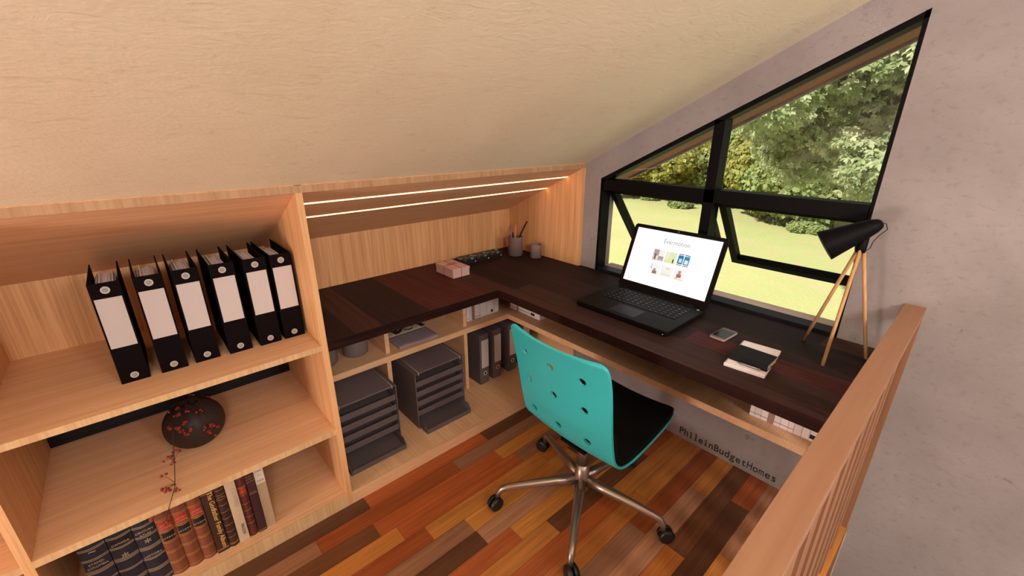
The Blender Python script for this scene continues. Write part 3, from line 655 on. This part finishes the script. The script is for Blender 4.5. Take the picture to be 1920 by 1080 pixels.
for r in range(rows):
    xk = -.201-(r+1)*rw; ncol = 14; cw = (ky1-ky0)/ncol
    c_ = 0
    while c_ < ncol:
        span = 1
        if r == rows-1 and c_ == 4: span = 5
        ya_ = ky1-c_*cw
        kb.prism([(x,y,TD+.0234) for x,y in rrect(xk+.0015, xk+rw-.0015, ya_-cw*span+.0015, ya_-.0015, .002, 2)], (0,0,.0012))
        if span == 1:
            ym_ = ya_-cw*.35-rk.random()*cw*.25; xm_ = xk+rw*(.45+.2*rk.random()); wl = .0035 if rk.random() < .7 else .010
            lg.box(xm_-.0014, xm_+.0014, ym_-wl/2, ym_+wl/2, TD+.0246, TD+.0248)
        c_ += span
kb.build('keys', KEYM, lp); lg.build('key_legends', plain('pale key legends', (.26,.23,.22,1), .6), lp)
m = MB(); m.prism([(x,y,TD+.023) for x,y in rrect(-.445,-.362,-.635,-.515,.005)], (0,0,.0003)); m.build('trackpad', plain('trackpad black',(.008,.0055,.005,1),.45,0,.2), lp)
m = MB(); m.tube([(-.186,-.768,TD+.0225),(-.186,-.768,TD+.0242)], .0055, 16); m.build('power_button', RINGM, lp)
m = MB(); m.box(lx0-.0006, lx0+.002, -.612, -.540, TD+.013, TD+.0235); m.build('opening_notch', BLACK, lp)
m = MB(); m.ball((lx0-.0004,-.775,TD+.010), .0015, n=1); m.build('status_light', emis('status light',(.8,.8,.8,1),.8), lp)
# lid
hz = Vector((-.160, 0, TD+.020)); tx, tz_ = -.052, 1.052; lv = Vector((tx-hz.x, 0, tz_-hz.z)); LL = lv.length; lv.normalize(); nv = Vector((-lv.z, 0, lv.x))   # nv faces the room
ML = Matrix(((0, lv.x, nv.x, hz.x), (1, 0, 0, -.576), (0, lv.z, nv.z, hz.z), (0,0,0,1)))   # local: X=y world, Y=up the lid, Z=toward the room
# local X grows toward +y (left in the picture)
m = MB(); m.prism([(x,y,-.007) for x,y in rrect(-.216,.216,.004,LL,.014)], (0,0,.007)); m.xf(ML); lid = m.build('lid', LB, lp, bevel=.0015)
SCR = emis('white screen', (1,.985,.98,1), 1.25)
m = MB(); m.box(-.196,.196,.034,LL-.017,.0002,.0009); m.xf(ML); scr = m.build('screen', SCR, lid)
m = MB(); m.tube([ML@Vector((0,LL-.008,.0)), ML@Vector((0,LL-.008,.001))], .0022, 12); m.build('webcam', RINGC, lid)
m = MB(); m.tube([(-.166,-.74,TD+.023),(-.166,-.41,TD+.023)], .005, 12); m.build('hinge', LB, lp)
# page content: mirrored X because local X runs to the left
MT = ML @ Matrix.Translation((0,0,.0011)) @ Matrix.Diagonal((-1,1,1,1))
def tx_(s, x, y, size, mat, **k): return text_mesh('page_title', s, size, mat, MT @ Matrix.Translation((x,y,0)) @ Matrix.Shear('XZ',4,(0,0)), lid, .0001, **k)
tx_('Evermotion', 0.008, LL-.068, .030, emis('grey screen type',(.30,.28,.28,1),1), sx=.86)
def pic(x, y, w_, h, cells):
    """cells: list of (x0,x1,y0,y1 in 0..1, colour)"""
    m = MB(); mats = []
    for i, (a,b,c,d,colr) in enumerate(cells):
        m.box(x+a*w_, x+b*w_, y+c*h, y+d*h, .0000+i*.00006, .0002+i*.00006, mi=i)
        mats.append(emis('screen picture %d'%random.randrange(9999), colr, 1.0))
    m.xf(MT); m.build('page_picture', mats, lid)
W_, H_ = .052, .050; r1, r2 = LL-.150, LL-.213
pic(-.084, r1, W_, H_, [(0,1,0,1,(.46,.36,.33,1)),(.05,.5,.05,.45,(.85,.75,.66,1)),(.5,1,.45,1,(.93,.9,.87,1)),(.12,.3,.1,.6,(.25,.14,.10,1)),(.3,.95,.0,.14,(.75,.65,.55,1))])
pic(-.026, r1, W_, H_, [(0,1,0,1,(.80,.84,.52,1)),(0,1,0,.3,(.84,.82,.42,1)),(.1,.35,.3,1,(.88,.90,.66,1)),(.72,.82,.08,.42,(.03,.03,.02,1))])
pic(.033, r1+.001, W_, H_, [(0,.47,.12,.88,(.04,.22,.38,1)),(.53,1,.12,.88,(.05,.28,.45,1)),(.02,.46,.93,1,(.01,.05,.09,1)),(.54,.98,.93,1,(.01,.05,.09,1)),(0,.44,0,.06,(.01,.08,.12,1)),(.54,1,0,.06,(.01,.05,.09,1)),(.12,.38,.25,.6,(.65,.75,.80,1)),(.62,.92,.2,.55,(.85,.85,.85,1))])
pic(-.084, r2, W_, H_, [(0,1,0,1,(.95,.92,.91,1)),(.35,.75,.08,.35,(.28,.20,.17,1)),(.42,.62,.3,.55,(.35,.28,.25,1)),(.1,.25,.5,.6,(.5,.45,.42,1)),(.15,.2,.6,.9,(.6,.5,.5,1))])
pic(-.026, r2, W_, H_, [(0,1,0,1,(.96,.90,.86,1)),(.4,.7,.7,.85,(.85,.72,.5,1)),(.1,.9,.15,.3,(.88,.78,.70,1)),(0,.04,0,1,(.85,.70,.66,1))])
pic(.033, r2, W_, H_, [(0,1,0,1,(.97,.94,.93,1)),(.3,.7,.25,.55,(.50,.16,.10,1)),(.38,.62,.5,.85,(.58,.30,.26,1)),(.2,.45,.08,.24,(.85,.62,.20,1)),(.5,.95,.05,.12,(.75,.62,.62,1))])

# ------------------------------------------------------------------ phone, notebook, black book, pen
ph = empty('phone', (-.292,-.92,TD)); tag(ph, 'small white edged phone with black screen lying beside the laptop', 'phone')
MP = Matrix.Translation((-.292,-.920,TD)) @ Matrix.Rotation(math.radians(-4),4,'Z')
m = MB(); m.prism([(x,y,0) for x,y in rrect(-.052,.052,-.028,.028,.007)], (0,0,.008)); m.xf(MP); m.build('case', plain('pale phone edge',(.50,.42,.38,1),.35,.2), ph, bevel=.0015)
m = MB(); m.prism([(x,y,.008) for x,y in rrect(-.051,.051,-.027,.027,.006)], (0,0,.0008)); m.xf(MP); m.build('bezel', plain('brown phone face',(.12,.085,.075,1),.25), ph)
m = MB(); m.box(-.038,.034,-.0235,.0235,.0088,.0092); m.xf(MP); m.build('screen', plain('black phone glass',(.003,.003,.004,1),.12), ph)
nb = empty('spiral_notepad', (-.397,-1.06,TD)); tag(nb, 'white spiral notepad lying open side up under the small black book', 'notepad')
MN = Matrix.Translation((-.397,-1.0595,TD)) @ Matrix.Rotation(math.radians(6.0),4,'Z')
m = MB(); m.box(-.1055,.1055,-.0605,.058,0,.011); m.xf(MN); m.build('pages', PAPER, nb, bevel=.0006)
m = MB()
for i in range(30):
    x = -.100+i*.2/29; m.tube([MN@Vector((x,.058+.004*math.sin(a)-.002,.006+.0065*math.cos(a))) for a in [j*PI/5 for j in range(-5,6)]], .0007, 5)
m.build('spiral_binding', BLACK, nb)
bb = empty('black_notebook', (-.43,-1.07,TD+.011)); tag(bb, 'small thick black notebook lying across the white notepad', 'notebook')
MBk = Matrix.Translation((-.429,-1.069,TD+.0112)) @ Matrix.Rotation(math.radians(.5),4,'Z')
m = MB(); m.box(-.0430,.0430,-.0575,.0575,.0195,.022); m.box(-.043,.043,-.0575,.0575,0,.002); m.box(-.043,-.0408,-.0575,.0575,.002,.0195); m.xf(MBk); m.build('cover', plain('black leatherette',(.007,.007,.010,1),.55,0,.2), bb, bevel=.001)
m = MB(); m.box(-.0405,.0415,-.0562,.0565,.0021,.0194); m.xf(MBk); m.build('pages', PAGE, bb)
m = MB(); m.tube([MBk@Vector((-.01,-.056,.010)), MBk@Vector((.0,-.066,-.004)), MBk@Vector((-.004,-.075,-.0098)), MBk@Vector((-.012,-.088,-.0100))], .0011, 6); m.build('ribbon', plain('violet ribbon',(.03,.015,.12,1),.6), bb)
m = MB(); a, b = Vector((-.4815,-1.045,TD+.0150)), Vector((-.4785,-1.110,TD+.0150)); m.tube([a, a+(b-a)*.1, b], [.0008,.0034,.0034], 10)
o = m.build('pen', plain('silver pen', (.30,.26,.25,1), .3, .6)); tag(o, 'silver ballpoint pen on the notepad beside the black notebook', 'pen')

# ------------------------------------------------------------------ tripod desk lamp
la = empty('desk_lamp', (-.167,-1.222,TD)); tag(la, 'black desk lamp on three wooden tripod legs near the railing', 'lamp')
top = Vector((-.170,-1.223,1.120))
for fx, fy in ((-.114,-1.129),(-.273,-1.226),(-.114,-1.309)):
    f_ = Vector((fx,fy,TD+.0)); d = (f_-top).normalized(); d2 = Vector((f_.x-top.x, f_.y-top.y, 0)).normalized()
    m = MB(); m.tube([f_, top+d2*.007+Vector((0,0,.0))], [.0052,.0056], 14); m.build('leg', BEECH, la)
m = MB(); m.tube([(-.170,-1.223,1.108),(-.170,-1.223,1.112),(-.170,-1.223,1.165)], [.0125,.0135,.0135], 20); m.build('collar', BLACKM, la)
ax = Vector((-.34,.78,-.56)).normalized(); pv = Vector((-.170,-1.222,1.180))
m = MB(); pr = [(-.042,.0),(-.041,.008),(-.036,.015),(-.022,.0215),(.0,.027),(.04,.0345),(.08,.042),(.112,.0485),(.1125,.0485),(.1125,.0470)]
m.tube([pv+ax*t_ for t_, r in pr], [max(r,.0005) for t_, r in pr], 36, cap=False)
pr2 = [(.1125,.0470),(.08,.0405),(.04,.033),(.0,.0255),(-.02,.018),(-.03,.0005)]; m.tube([pv+ax*t_ for t_, r in pr2], [r for t_, r in pr2], 36, cap=False, mi=1)
m.build('lamp_shade', [BLACKM, plain('pale shade lining',(.75,.62,.48,1),.5)], la)
m = MB(); m.ball(pv+ax*.045, .020, (1,1,1)); m.build('bulb', plain('frosted bulb',(.75,.68,.6,1),.4), la)
e0 = pv-ax*.040; m = MB(); m.tube([e0, e0+Vector((.003,-.010,-.002)), e0+Vector((.004,-.016,-.018)), Vector((-.166,-1.255,1.165)), Vector((-.168,-1.246,1.145)), Vector((-.168,-1.244,1.125)), Vector((-.170,-1.235,1.115))], .0011, 8); m.build('cord', BLACKM, la)

# ------------------------------------------------------------------ railing
rl = empty('railing', (-1.5,(YR0+YR1)/2,0)); tag(rl, 'pale wooden handrail on flat balusters at the landing edge', 'railing')
m = MB(); m.box(-2.05, -.0006, YR1, YR0, .909, .931); m.build('handrail', RAILX, rl, bevel=.0008)
x = -.001; k = 0
while x > -2.0:
    m = MB()
    if k == 0: m.box(-.017, x, -1.4022, -1.372, .001, .9088)
    else: m.box(x-.072, x, -1.388, -1.352, .001, .9088)
    m.build('baluster', RAILZ, rl); x -= .094 if k == 0 else .140; k += 1

# ------------------------------------------------------------------ chair
CX, CY = -.696, -.627
ch = empty('swivel_chair', (CX,CY,0)); tag(ch, 'teal shell swivel chair with round holes in its back and five castors', 'chair')
# side profile of the shell (x, z, half width), from top of the back to the seat front
prof = [(-.905,.812,.206),(-.893,.780,.214),(-.880,.730,.216),(-.868,.670,.215),(-.855,.600,.213),(-.843,.530,.212),(-.831,.470,.212),(-.817,.415,.213),(-.790,.376,.214),(-.750,.354,.215),(-.690,.348,.216),(-.600,.357,.216),(-.520,.372,.216),(-.450,.387,.214),(-.412,.394,.208),(-.396,.392,.200)]
def crom(t_, k):
    n = len(prof)-1; s_ = t_*n; i = min(int(s_), n-1); f_ = s_-i
    p = [prof[max(0,min(n,j))][k] for j in (i-1,i,i+1,i+2)]
    return .5*((2*p[1])+(-p[0]+p[2])*f_+(2*p[0]-5*p[1]+4*p[2]-p[3])*f_*f_+(-p[0]+3*p[1]-3*p[2]+p[3])*f_**3)
def shell_pt(t_, v_, offs=0.0, ws=1.0):
    x, z, hw = crom(t_,0), crom(t_,1), crom(t_,2)*ws
    d = .004; x2, z2 = crom(min(1,t_+d),0), crom(min(1,t_+d),1); x1_, z1_ = crom(max(0,t_-d),0), crom(max(0,t_-d),1)
    tx__, tz__ = x2-x1_, z2-z1_; ln = math.hypot(tx__, tz__) or 1; tx__, tz__ = tx__/ln, tz__/ln
    nx_, nz_ = -tz__, tx__          # toward the sitter
    back = max(0, min(1, (z-.40)/.12)) if x < -.78 else 0
    curve = (.022*back*v_*v_) + (.012*(1-back)*v_*v_) - (.012*back)
    dip = .0
    if t_ < .04: pass
    return Vector((x+nx_*(offs+curve), CY+v_*hw, z+nz_*(offs+curve)+dip))
NTt, NV = 96, 48
# round perforations drilled through the moulded back: (position down the profile, position across)
holes = [(t_, v_) for v_ in (.665, .060, -.548) for t_ in (.1415, .263, .4085)]
def sharp(f):
    for e in f.edges: e.smooth = False
def shell_mesh(o0, o1, ws=1.0, t0=0.0, t1=1.0, cut=True, corner=.055):
    m = MB(); bm = m.bm; g = {}
    total = 1.0
    for k, of in ((0,o0),(1,o1)):
        for i in range(NTt+1):
            for j in range(NV+1):
                t_ = t0+(t1-t0)*i/NTt; v_ = -1+2*j/NV
                # rounded corners: shrink width close to both ends
                e = 1.0; c_ = corner
                if t_ < c_*.7: e = 1-.11*(1-t_/(c_*.7))**2.6
                if t_ > 1-c_*1.0: e = 1-.16*(1-(1-t_)/(c_*1.0))**2.4
                g[k,i,j] = bm.verts.new(shell_pt(t_, v_, of, ws*e))
    dead = set(); rim = []
    HR = .0150
    # move the grid nodes around each hole onto a circle, drop the quads inside
    if cut:
        for (ht, hv) in holes:
            c3 = shell_pt(ht, hv, 0)
            fi, fj = (ht-t0)/(t1-t0)*NTt, (hv+1)/2*NV; ci, cj = int(round(fi)), int(round(fj)); hn = 2
            loop = [(ci-hn,cj+q) for q in range(-hn,hn)]+[(ci+q,cj+hn) for q in range(-hn,hn)]+[(ci+hn,cj-q) for q in range(-hn,hn)]+[(ci-q,cj-hn) for q in range(-hn,hn)]
            # local frame
            du = (shell_pt(ht+.004,hv)-shell_pt(ht-.004,hv)); lu = du.length/.008; dv = (shell_pt(ht,hv+.02)-shell_pt(ht,hv-.02)); lvv = dv.length/.04
            for (i,j) in loop:
                a = math.atan2((j-cj), (i-ci)); tt = ht+HR*math.cos(a)/lu; vv = hv+HR*math.sin(a)/lvv
                for k, of in ((0,o0),(1,o1)): g[k,i,j].co = shell_pt(tt, vv, of, ws)
            for i in range(ci-hn, ci+hn):
                for j in range(cj-hn, cj+hn): dead.add((i,j))
            rim.append(loop)
            for i in range(ci-hn+1, ci+hn):
                for j in range(cj-hn+1, cj+hn):
                    for k in (0,1): bm.verts.remove(g.pop((k,i,j)))
    for i in range(NTt):
        for j in range(NV):
            if (i,j) in dead: continue
            for k in (0,1):
                f = bm.faces.new([g[k,i,j],g[k,i+1,j],g[k,i+1,j+1],g[k,i,j+1]]); f.smooth = True
    for lp_ in rim:
        n = len(lp_)
        for q in range(n):
            a, b = lp_[q], lp_[(q+1)%n]; sharp(bm.faces.new([g[0,a[0],a[1]],g[0,b[0],b[1]],g[1,b[0],b[1]],g[1,a[0],a[1]]]))
    for i in range(NTt):
        for j in (0, NV): f = bm.faces.new([g[0,i,j],g[0,i+1,j],g[1,i+1,j],g[1,i,j]])
    for j in range(NV):
        for i in (0, NTt): f = bm.faces.new([g[0,i,j],g[0,i,j+1],g[1,i,j+1],g[1,i,j]])
    return m
shell_mesh(-.005, .004).build('shell', TEAL, ch)
seat_t0 = .50
shell_mesh(.0045, .024, ws=.985, t0=.335, t1=.995, cut=False).build('seat_cushion', CUSH, ch)
m = MB(); m.tube([(CX,CY,.085),(CX,CY,.10),(CX,CY,.15),(CX,CY,.21)], [.034,.037,.030,.026], 28); m.tube([(CX,CY,.20),(CX,CY,.345)], .021, 24); m.build('gas_column', CHROME, ch)
m = MB(); m.box(CX-.075,CX+.075,CY-.06,CY+.06,.325,.339); m.build('seat_plate', BLACKM, ch, bevel=.004)
for a_, R_ in ((70,.332),(142,.343),(213.5,.325),(286.5,.335),(355,.334)):
    a = math.radians(a_); d = Vector((math.cos(a), math.sin(a), 0)); c0 = Vector((CX,CY,0))
    pts = [c0+d*.018+Vector((0,0,.128)), c0+d*.10+Vector((0,0,.124)), c0+d*.20+Vector((0,0,.114)), c0+d*(R_-.045)+Vector((0,0,.103)), c0+d*(R_-.018)+Vector((0,0,.096)), c0+d*(R_-.004)+Vector((0,0,.078)), c0+d*R_+Vector((0,0,.050))]
    m = MB(); m.tube(pts, [.023,.0195,.0165,.0142,.0135,.012,.0105], 16); leg_ = m.build('star_leg', CHROME, ch)
    cst = MB(); p = c0+d*R_; wd = Vector((-d.y,d.x,0)); q = p+Vector((0,0,.0298))+Vector((math.cos(a+.6),math.sin(a+.6),0))*.012
    wv = Vector((-math.sin(a+.6),math.cos(a+.6),0))
    for s_ in (-1,1): cst.tube([q+wv*s_*.004, q+wv*s_*.007, q+wv*s_*.018, q+wv*s_*.022], [.0285,.0295,.0285,.021], 24)
    cst.tube([p+Vector((0,0,.030)), p+Vector((0,0,.058))], .0085, 12); cst.build('castor', RUB, leg_)

# ------------------------------------------------------------------ lettering painted on the wall
MW = Matrix(((0,0,-1,-.0003),(-1,0,0,-.705),(0,1,0,.0245),(0,0,0,1)))
o = text_mesh('wall_lettering', 'PhileinBudgetHomes', .054, INK, MW, None, .0004, pitch=.0250, sx=.88, off=.0005)
tag(o, 'black lettering along the foot of the grey wall under the desk', 'lettering')

# ------------------------------------------------------------------ outside: lawn, shrubs, trees
def lawn():
    k = NT('sunlit lawn', .9, .1); v_ = k.coord()
    a = k.noise(v_, .35, 6, .6, .4); b = k.noise(k.coord((1,1,1)), 9, 5, .7, .3); d = k.noise(v_, 2.2, 5, .75, 1)
    c = k.ramp(a, [(.35, (.42,.48,.20,1)), (.65, (.50,.51,.24,1))]); c = k.mix(k.math('MULTIPLY', b, .35), c, (.36,.40,.17,1))
    sep = k.n.new('ShaderNodeSeparateXYZ'); tc = k.n.new('ShaderNodeTexCoord'); k.l(tc.outputs['Object'], sep.inputs[0])
    # drier stony belt that runs across before the tree line
    belt = k.math('MULTIPLY', k.ramp(k.math('DIVIDE', sep.outputs[0], 60), [(.16,(0,0,0,1)),(.22,(1,1,1,1)),(.55,(1,1,1,1)),(.6,(.4,.4,.4,1))]), k.ramp(d, [(.50,(0,0,0,1)),(.60,(1,1,1,1))]))
    c = k.mix(belt, c, (.52,.42,.26,1)); k.col(c); k.bump(b, .5, .05); return k.m
GZ = -2.8
m = MB(); m.box(.2, 140, -90, 110, GZ-.3, GZ); KEEP0['on'] = True; g = m.build('lawn_ground', lawn()); KEEP0['on'] = False; g['kind'] = 'structure'
def leafmat(name, c1, c2, trans=.25):
    k = NT(name, .55, .3)
    oi = k.n.new('ShaderNodeTexCoord'); f = k.noise(oi.outputs['Object'], 3.5, 3)
    k.col(k.ramp(f, [(.35, c1), (.65, c2)]))
    t_ = k.n.new('ShaderNodeBsdfTranslucent'); t_.inputs[0].default_value = c2; mx_ = k.n.new('ShaderNodeMixShader'); mx_.inputs[0].default_value = trans
    k.l(k.b.outputs[0], mx_.inputs[1]); k.l(t_.outputs[0], mx_.inputs[2]); k.l(mx_.outputs[0], k.out.inputs[0]); return k.m
def foliage(name, mat, centers, normals, size, nleaf, parent, rng, width=.32, droop=.5, var=.4):
    """clusters of nleaf leaflets fanning from every centre; ONE mesh"""
    N = len(centers); r = rng
    C_ = np.repeat(centers, nleaf, 0); n = np.repeat(normals, nleaf, 0)
    a = (np.tile(np.arange(nleaf), N)/nleaf)*2*np.pi + np.repeat(r.random(N)*6.28, nleaf)
    ref = np.tile(np.array([[.3,.2,1.]]), (N*nleaf,1)); u = np.cross(n, ref); u /= np.linalg.norm(u,axis=1)[:,None]+1e-9; v_ = np.cross(n, u)
    d = u*np.cos(a)[:,None]+v_*np.sin(a)[:,None]+n*(.35+.3*r.random((N*nleaf,1))); d[:,2] -= droop; d /= np.linalg.norm(d,axis=1)[:,None]
    s_ = size*(1-var/2+var*r.random((N*nleaf,1))); side = np.cross(d, n+.2*r.standard_normal((N*nleaf,3))); side /= np.linalg.norm(side,axis=1)[:,None]+1e-9
    up_ = np.cross(side, d)
    p0 = C_; p1 = C_+d*s_*.6+side*s_*width+up_*s_*.06; p2 = C_+d*s_; p3 = C_+d*s_*.6-side*s_*width+up_*s_*.06
    V = np.stack([p0,p1,p2,p3],1).reshape(-1,3); M_ = N*nleaf
    off = np.array(world_loc(parent)); V = V-off
    me = bpy.data.meshes.new(name); me.vertices.add(4*M_); me.vertices.foreach_set('co', V.astype('f').ravel())
    me.loops.add(4*M_); me.loops.foreach_set('vertex_index', np.arange(4*M_, dtype='i')); me.polygons.add(M_)
    me.polygons.foreach_set('loop_start', np.arange(0,4*M_,4,dtype='i')); me.polygons.foreach_set('loop_total', np.full(M_,4,dtype='i'))
    me.update(calc_edges=True); me.materials.append(mat); o = bpy.data.objects.new(name, me); COL.objects.link(o); o.parent = parent; return o
rng = np.random.default_rng(4)
BARK = plain('grey brown bark', (.17,.12,.09,1), .9, 0, .1, .35, 8); BARKP = plain('pale pinkish bark', (.36,.26,.21,1), .9, 0, .1, .3, 6)
def blobs(n, c, R_, k, kr, rng):
    """leaf anchor points on the shells of k lumps inside an ellipsoid"""
    c = np.array(c); R_ = np.array(R_); d = rng.standard_normal((k,3)); d /= np.linalg.norm(d,axis=1)[:,None]; cc = c+d*R_*(.35+.6*rng.random((k,1)))
    idx = rng.integers(0,k,n); d2 = rng.standard_normal((n,3)); d2 /= np.linalg.norm(d2,axis=1)[:,None]; rr = kr*(.6+.55*rng.random((n,1)))
    p = cc[idx]+d2*rr*np.array([1,1,.62]); nn = d2*.8+((p-c)/R_)*.6+np.array([0,0,.35]); nn /= np.linalg.norm(nn,axis=1)[:,None]; return p, nn, cc
def tree(name, x, y, h, R_, mat, bark, lab, n, size, k, kr, trunk_r, nleaf=4, cz_=None, group=None, width=.32, droop=.4):
    r = empty(name, (x,y,GZ)); cz_ = cz_ or h*.62
    c = (x,y,GZ+cz_); p, nn, cc = blobs(n, c, R_, k, kr, rng)
    m = MB(); m.tube([(x,y,GZ-.05),(x+.1,y,GZ+cz_*.35),(x-.05,y+.1,GZ+cz_*.7),(x,y,GZ+cz_+R_[2]*.5)], [trunk_r,trunk_r*.8,trunk_r*.6,trunk_r*.2], 10)
    for q in cc[:min(k,22)]:
        b0 = Vector((x,y,GZ+cz_*.6+random.random()*cz_*.3)); b2 = Vector(q); m.tube([b0, b0*.5+b2*.5+Vector((0,0,.15)), b2], [trunk_r*.35,trunk_r*.2,trunk_r*.07], 6)
    m.build('trunk', bark, r); foliage('foliage', mat, p, nn, size, nleaf, r, rng, width, droop)
    tag(r, lab, 'tree', group); return r
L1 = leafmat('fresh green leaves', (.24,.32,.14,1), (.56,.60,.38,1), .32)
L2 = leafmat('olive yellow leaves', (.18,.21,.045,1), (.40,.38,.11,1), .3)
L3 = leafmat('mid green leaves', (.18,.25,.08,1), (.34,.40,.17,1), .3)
L4 = leafmat('haze paled green leaves', (.30,.36,.20,1), (.52,.56,.38,1), .3)  # haze of distance put into the leaf colour as lighter greens
x, y = 8.52, -0.34
tree('leafy_tree', x, y, 7.2, (3.5,3.5,2.1), L1, BARK, 'large near tree with clustered pale leaves filling the right window pane', 34000, .112, 95, .58, .16, 5, 5.3, droop=.75, width=.22)
G = 'trees at the far edge of the lawn'
spec = [ # x, y, height, radius, mat, bark, label
 (24.32,15.2,6.0,(2.6,2.6,3.0),L2,BARK,'low olive tree at the far left of the window view'),
 (24.49,12.95,6.6,(2.6,2.6,3.1),L2,BARKP,'olive green tree with pale trunk behind the left pane'),
 (27.94,12.8,7.2,(2.4,2.4,2.8),L3,BARK,'mid green tree just left of the window mullion'),
 (27.52,19.4,6.6,(3,3,2.6),L3,BARK,'mid green tree hidden low behind the left corner of the window'),
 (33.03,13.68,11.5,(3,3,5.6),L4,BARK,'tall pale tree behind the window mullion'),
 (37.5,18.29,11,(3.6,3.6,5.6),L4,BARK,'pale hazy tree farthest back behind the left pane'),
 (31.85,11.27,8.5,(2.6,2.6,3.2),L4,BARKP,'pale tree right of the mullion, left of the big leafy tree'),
 (25.21,9.05,5.4,(1.9,1.9,2.6),L3,BARK,'short mid green tree right of the mullion at the lawn edge'),
 (23.75,7.22,4.2,(1.8,1.8,2.0),L2,BARK,'short bright olive tree below the big leafy tree'),
 (22.54,6.09,5.0,(1.8,1.8,2.0),L2,BARKP,'pale trunked olive tree seen under the big leafy tree'),
 (21.91,4.63,6.0,(2.3,2.3,2.8),L3,BARK,'green tree lower right behind the big leafy tree'),
 (26.52,15.44,6.8,(2.2,2.2,3.2),L3,BARK,'green tree between the two olive trees at far left'),
 (26.4,11.37,6.0,(1.9,1.9,2.8),L2,BARK,'low olive tree directly behind the window mullion'),
 (22.21,3.3,6.4,(2.5,2.5,3.0),L3,BARK,'green tree at the right edge of the window view'),
 (30.73,8.38,12.5,(3.6,3.6,4.6),L3,BARK,'tall green tree straight behind the big leafy tree'),
 (29.47,5.24,12.5,(3.6,3.6,4.6),L3,BARK,'tall green tree behind the right part of the big leafy tree'),
 (27.93,2.44,12,(3.6,3.6,4.6),L3,BARK,'tall green tree beyond the right window stile'),
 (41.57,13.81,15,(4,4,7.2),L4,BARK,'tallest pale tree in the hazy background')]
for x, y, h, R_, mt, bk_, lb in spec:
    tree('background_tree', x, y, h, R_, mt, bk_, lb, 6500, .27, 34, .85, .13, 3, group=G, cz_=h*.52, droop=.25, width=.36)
for x, y, sz, lb in ((21.72,5.32,.5,'low dry shrub on the lawn seen through the right open sash'),(20.58,3.75,.75,'wider dry shrub beside the lamp head on the lawn'),(22.31,10.66,.6,'flat dark shrub on the lawn seen through the left sash'),(23.57,13.57,.5,'shrub at the lawn edge behind the left sash')):
    r = empty('lawn_shrub', (x,y,GZ)); p, nn, cc = blobs(900, (x,y,GZ+sz*.25), (sz*1.3,sz*1.3,sz*.3), 14, sz*.3, rng)
    foliage('foliage', L3, p, nn, .16, 4, r, rng); m = MB()
    for q in cc[:8]: m.tube([(x,y,GZ-.02), tuple(q)], [.03,.01], 5)
    m.build('stem', BARK, r); tag(r, lb, 'shrub', 'shrubs on the lawn')

# ------------------------------------------------------------------ light
# two added fill lanterns, unseen, lighting the shelves from the void beside the landing
FILL_LANT = emis('added glow paper', (1,.89,.82,1), 50)
for lx_, ly_, lz_, lb in ((-2.35,-3.05,2.15,'round added glow paper lantern hanging in the void as unseen fill light, farther from the window'),(-1.0,-3.35,2.10,'round added glow paper lantern hanging in the void as unseen fill light, nearer the window')):
    r = empty('fill_lantern', (lx_,ly_,lz_)); m = MB(); m.ball((lx_,ly_,lz_), .25, (1,1,.92), 3); m.build('lamp_shade', FILL_LANT, r)
    m = MB(); m.tube([(lx_,ly_,lz_+.22),(lx_,ly_,ZC-SL*ly_)], .003, 8); m.tube([(lx_,ly_,ZC-SL*ly_-.04),(lx_,ly_,ZC-SL*ly_+.02)], .04, 16); m.build('cord', BLACKM, r)
    tag(r, lb, 'lantern', 'added fill lanterns in the void')
lx_, ly_, lz_ = -4.7, -.75, .62  # unseen floor lantern, added to brighten the chair and the space under the desk
r = empty('floor_fill_lantern', (lx_,ly_,0)); m = MB(); m.ball((lx_,ly_,lz_), .27, (1,1,1.1), 3); m.build('lamp_shade', emis('added glow paper shade', (1,.89,.82,1), 62), r)
m = MB(); m.tube([(lx_,ly_,0),(lx_,ly_,.012)], .13, 24); m.tube([(lx_,ly_,.01),(lx_,ly_,.38)], .008, 10); m.build('stand', BLACKM, r)
tag(r, 'added glow paper lantern on a thin black floor stand in the loft, unseen fill light', 'lamp')
wd = bpy.data.worlds.new('sky'); S.world = wd; wd.use_nodes = True; nt = wd.node_tree; nt.nodes.clear()
wo = nt.nodes.new('ShaderNodeOutputWorld'); bg = nt.nodes.new('ShaderNodeBackground'); nt.links.new(bg.outputs[0], wo.inputs[0])
bg.inputs[0].default_value = (1.0,.90,.86,1); bg.inputs[1].default_value = .75
sd = bpy.data.lights.new('sun', 'SUN'); sd.energy = 7.2; sd.angle = math.radians(1.2); sd.color = (1,.93,.78)
so = bpy.data.objects.new('sun', sd); COL.objects.link(so)
so.rotation_euler = Vector((.68,-.30,-.67)).to_track_quat('-Z','Y').to_euler()

S.view_settings.view_transform = 'Standard'; S.view_settings.look = 'None'; S.view_settings.gamma = 1; S.view_settings.exposure = .0
S.view_settings.use_curve_mapping = False
S.cycles.max_bounces = 10; S.cycles.diffuse_bounces = 6; S.cycles.transparent_max_bounces = 12
S.cycles.use_denoising = True; S.cycles.caustics_reflective = False; S.cycles.caustics_refractive = False; S.cycles.sample_clamp_indirect = 6
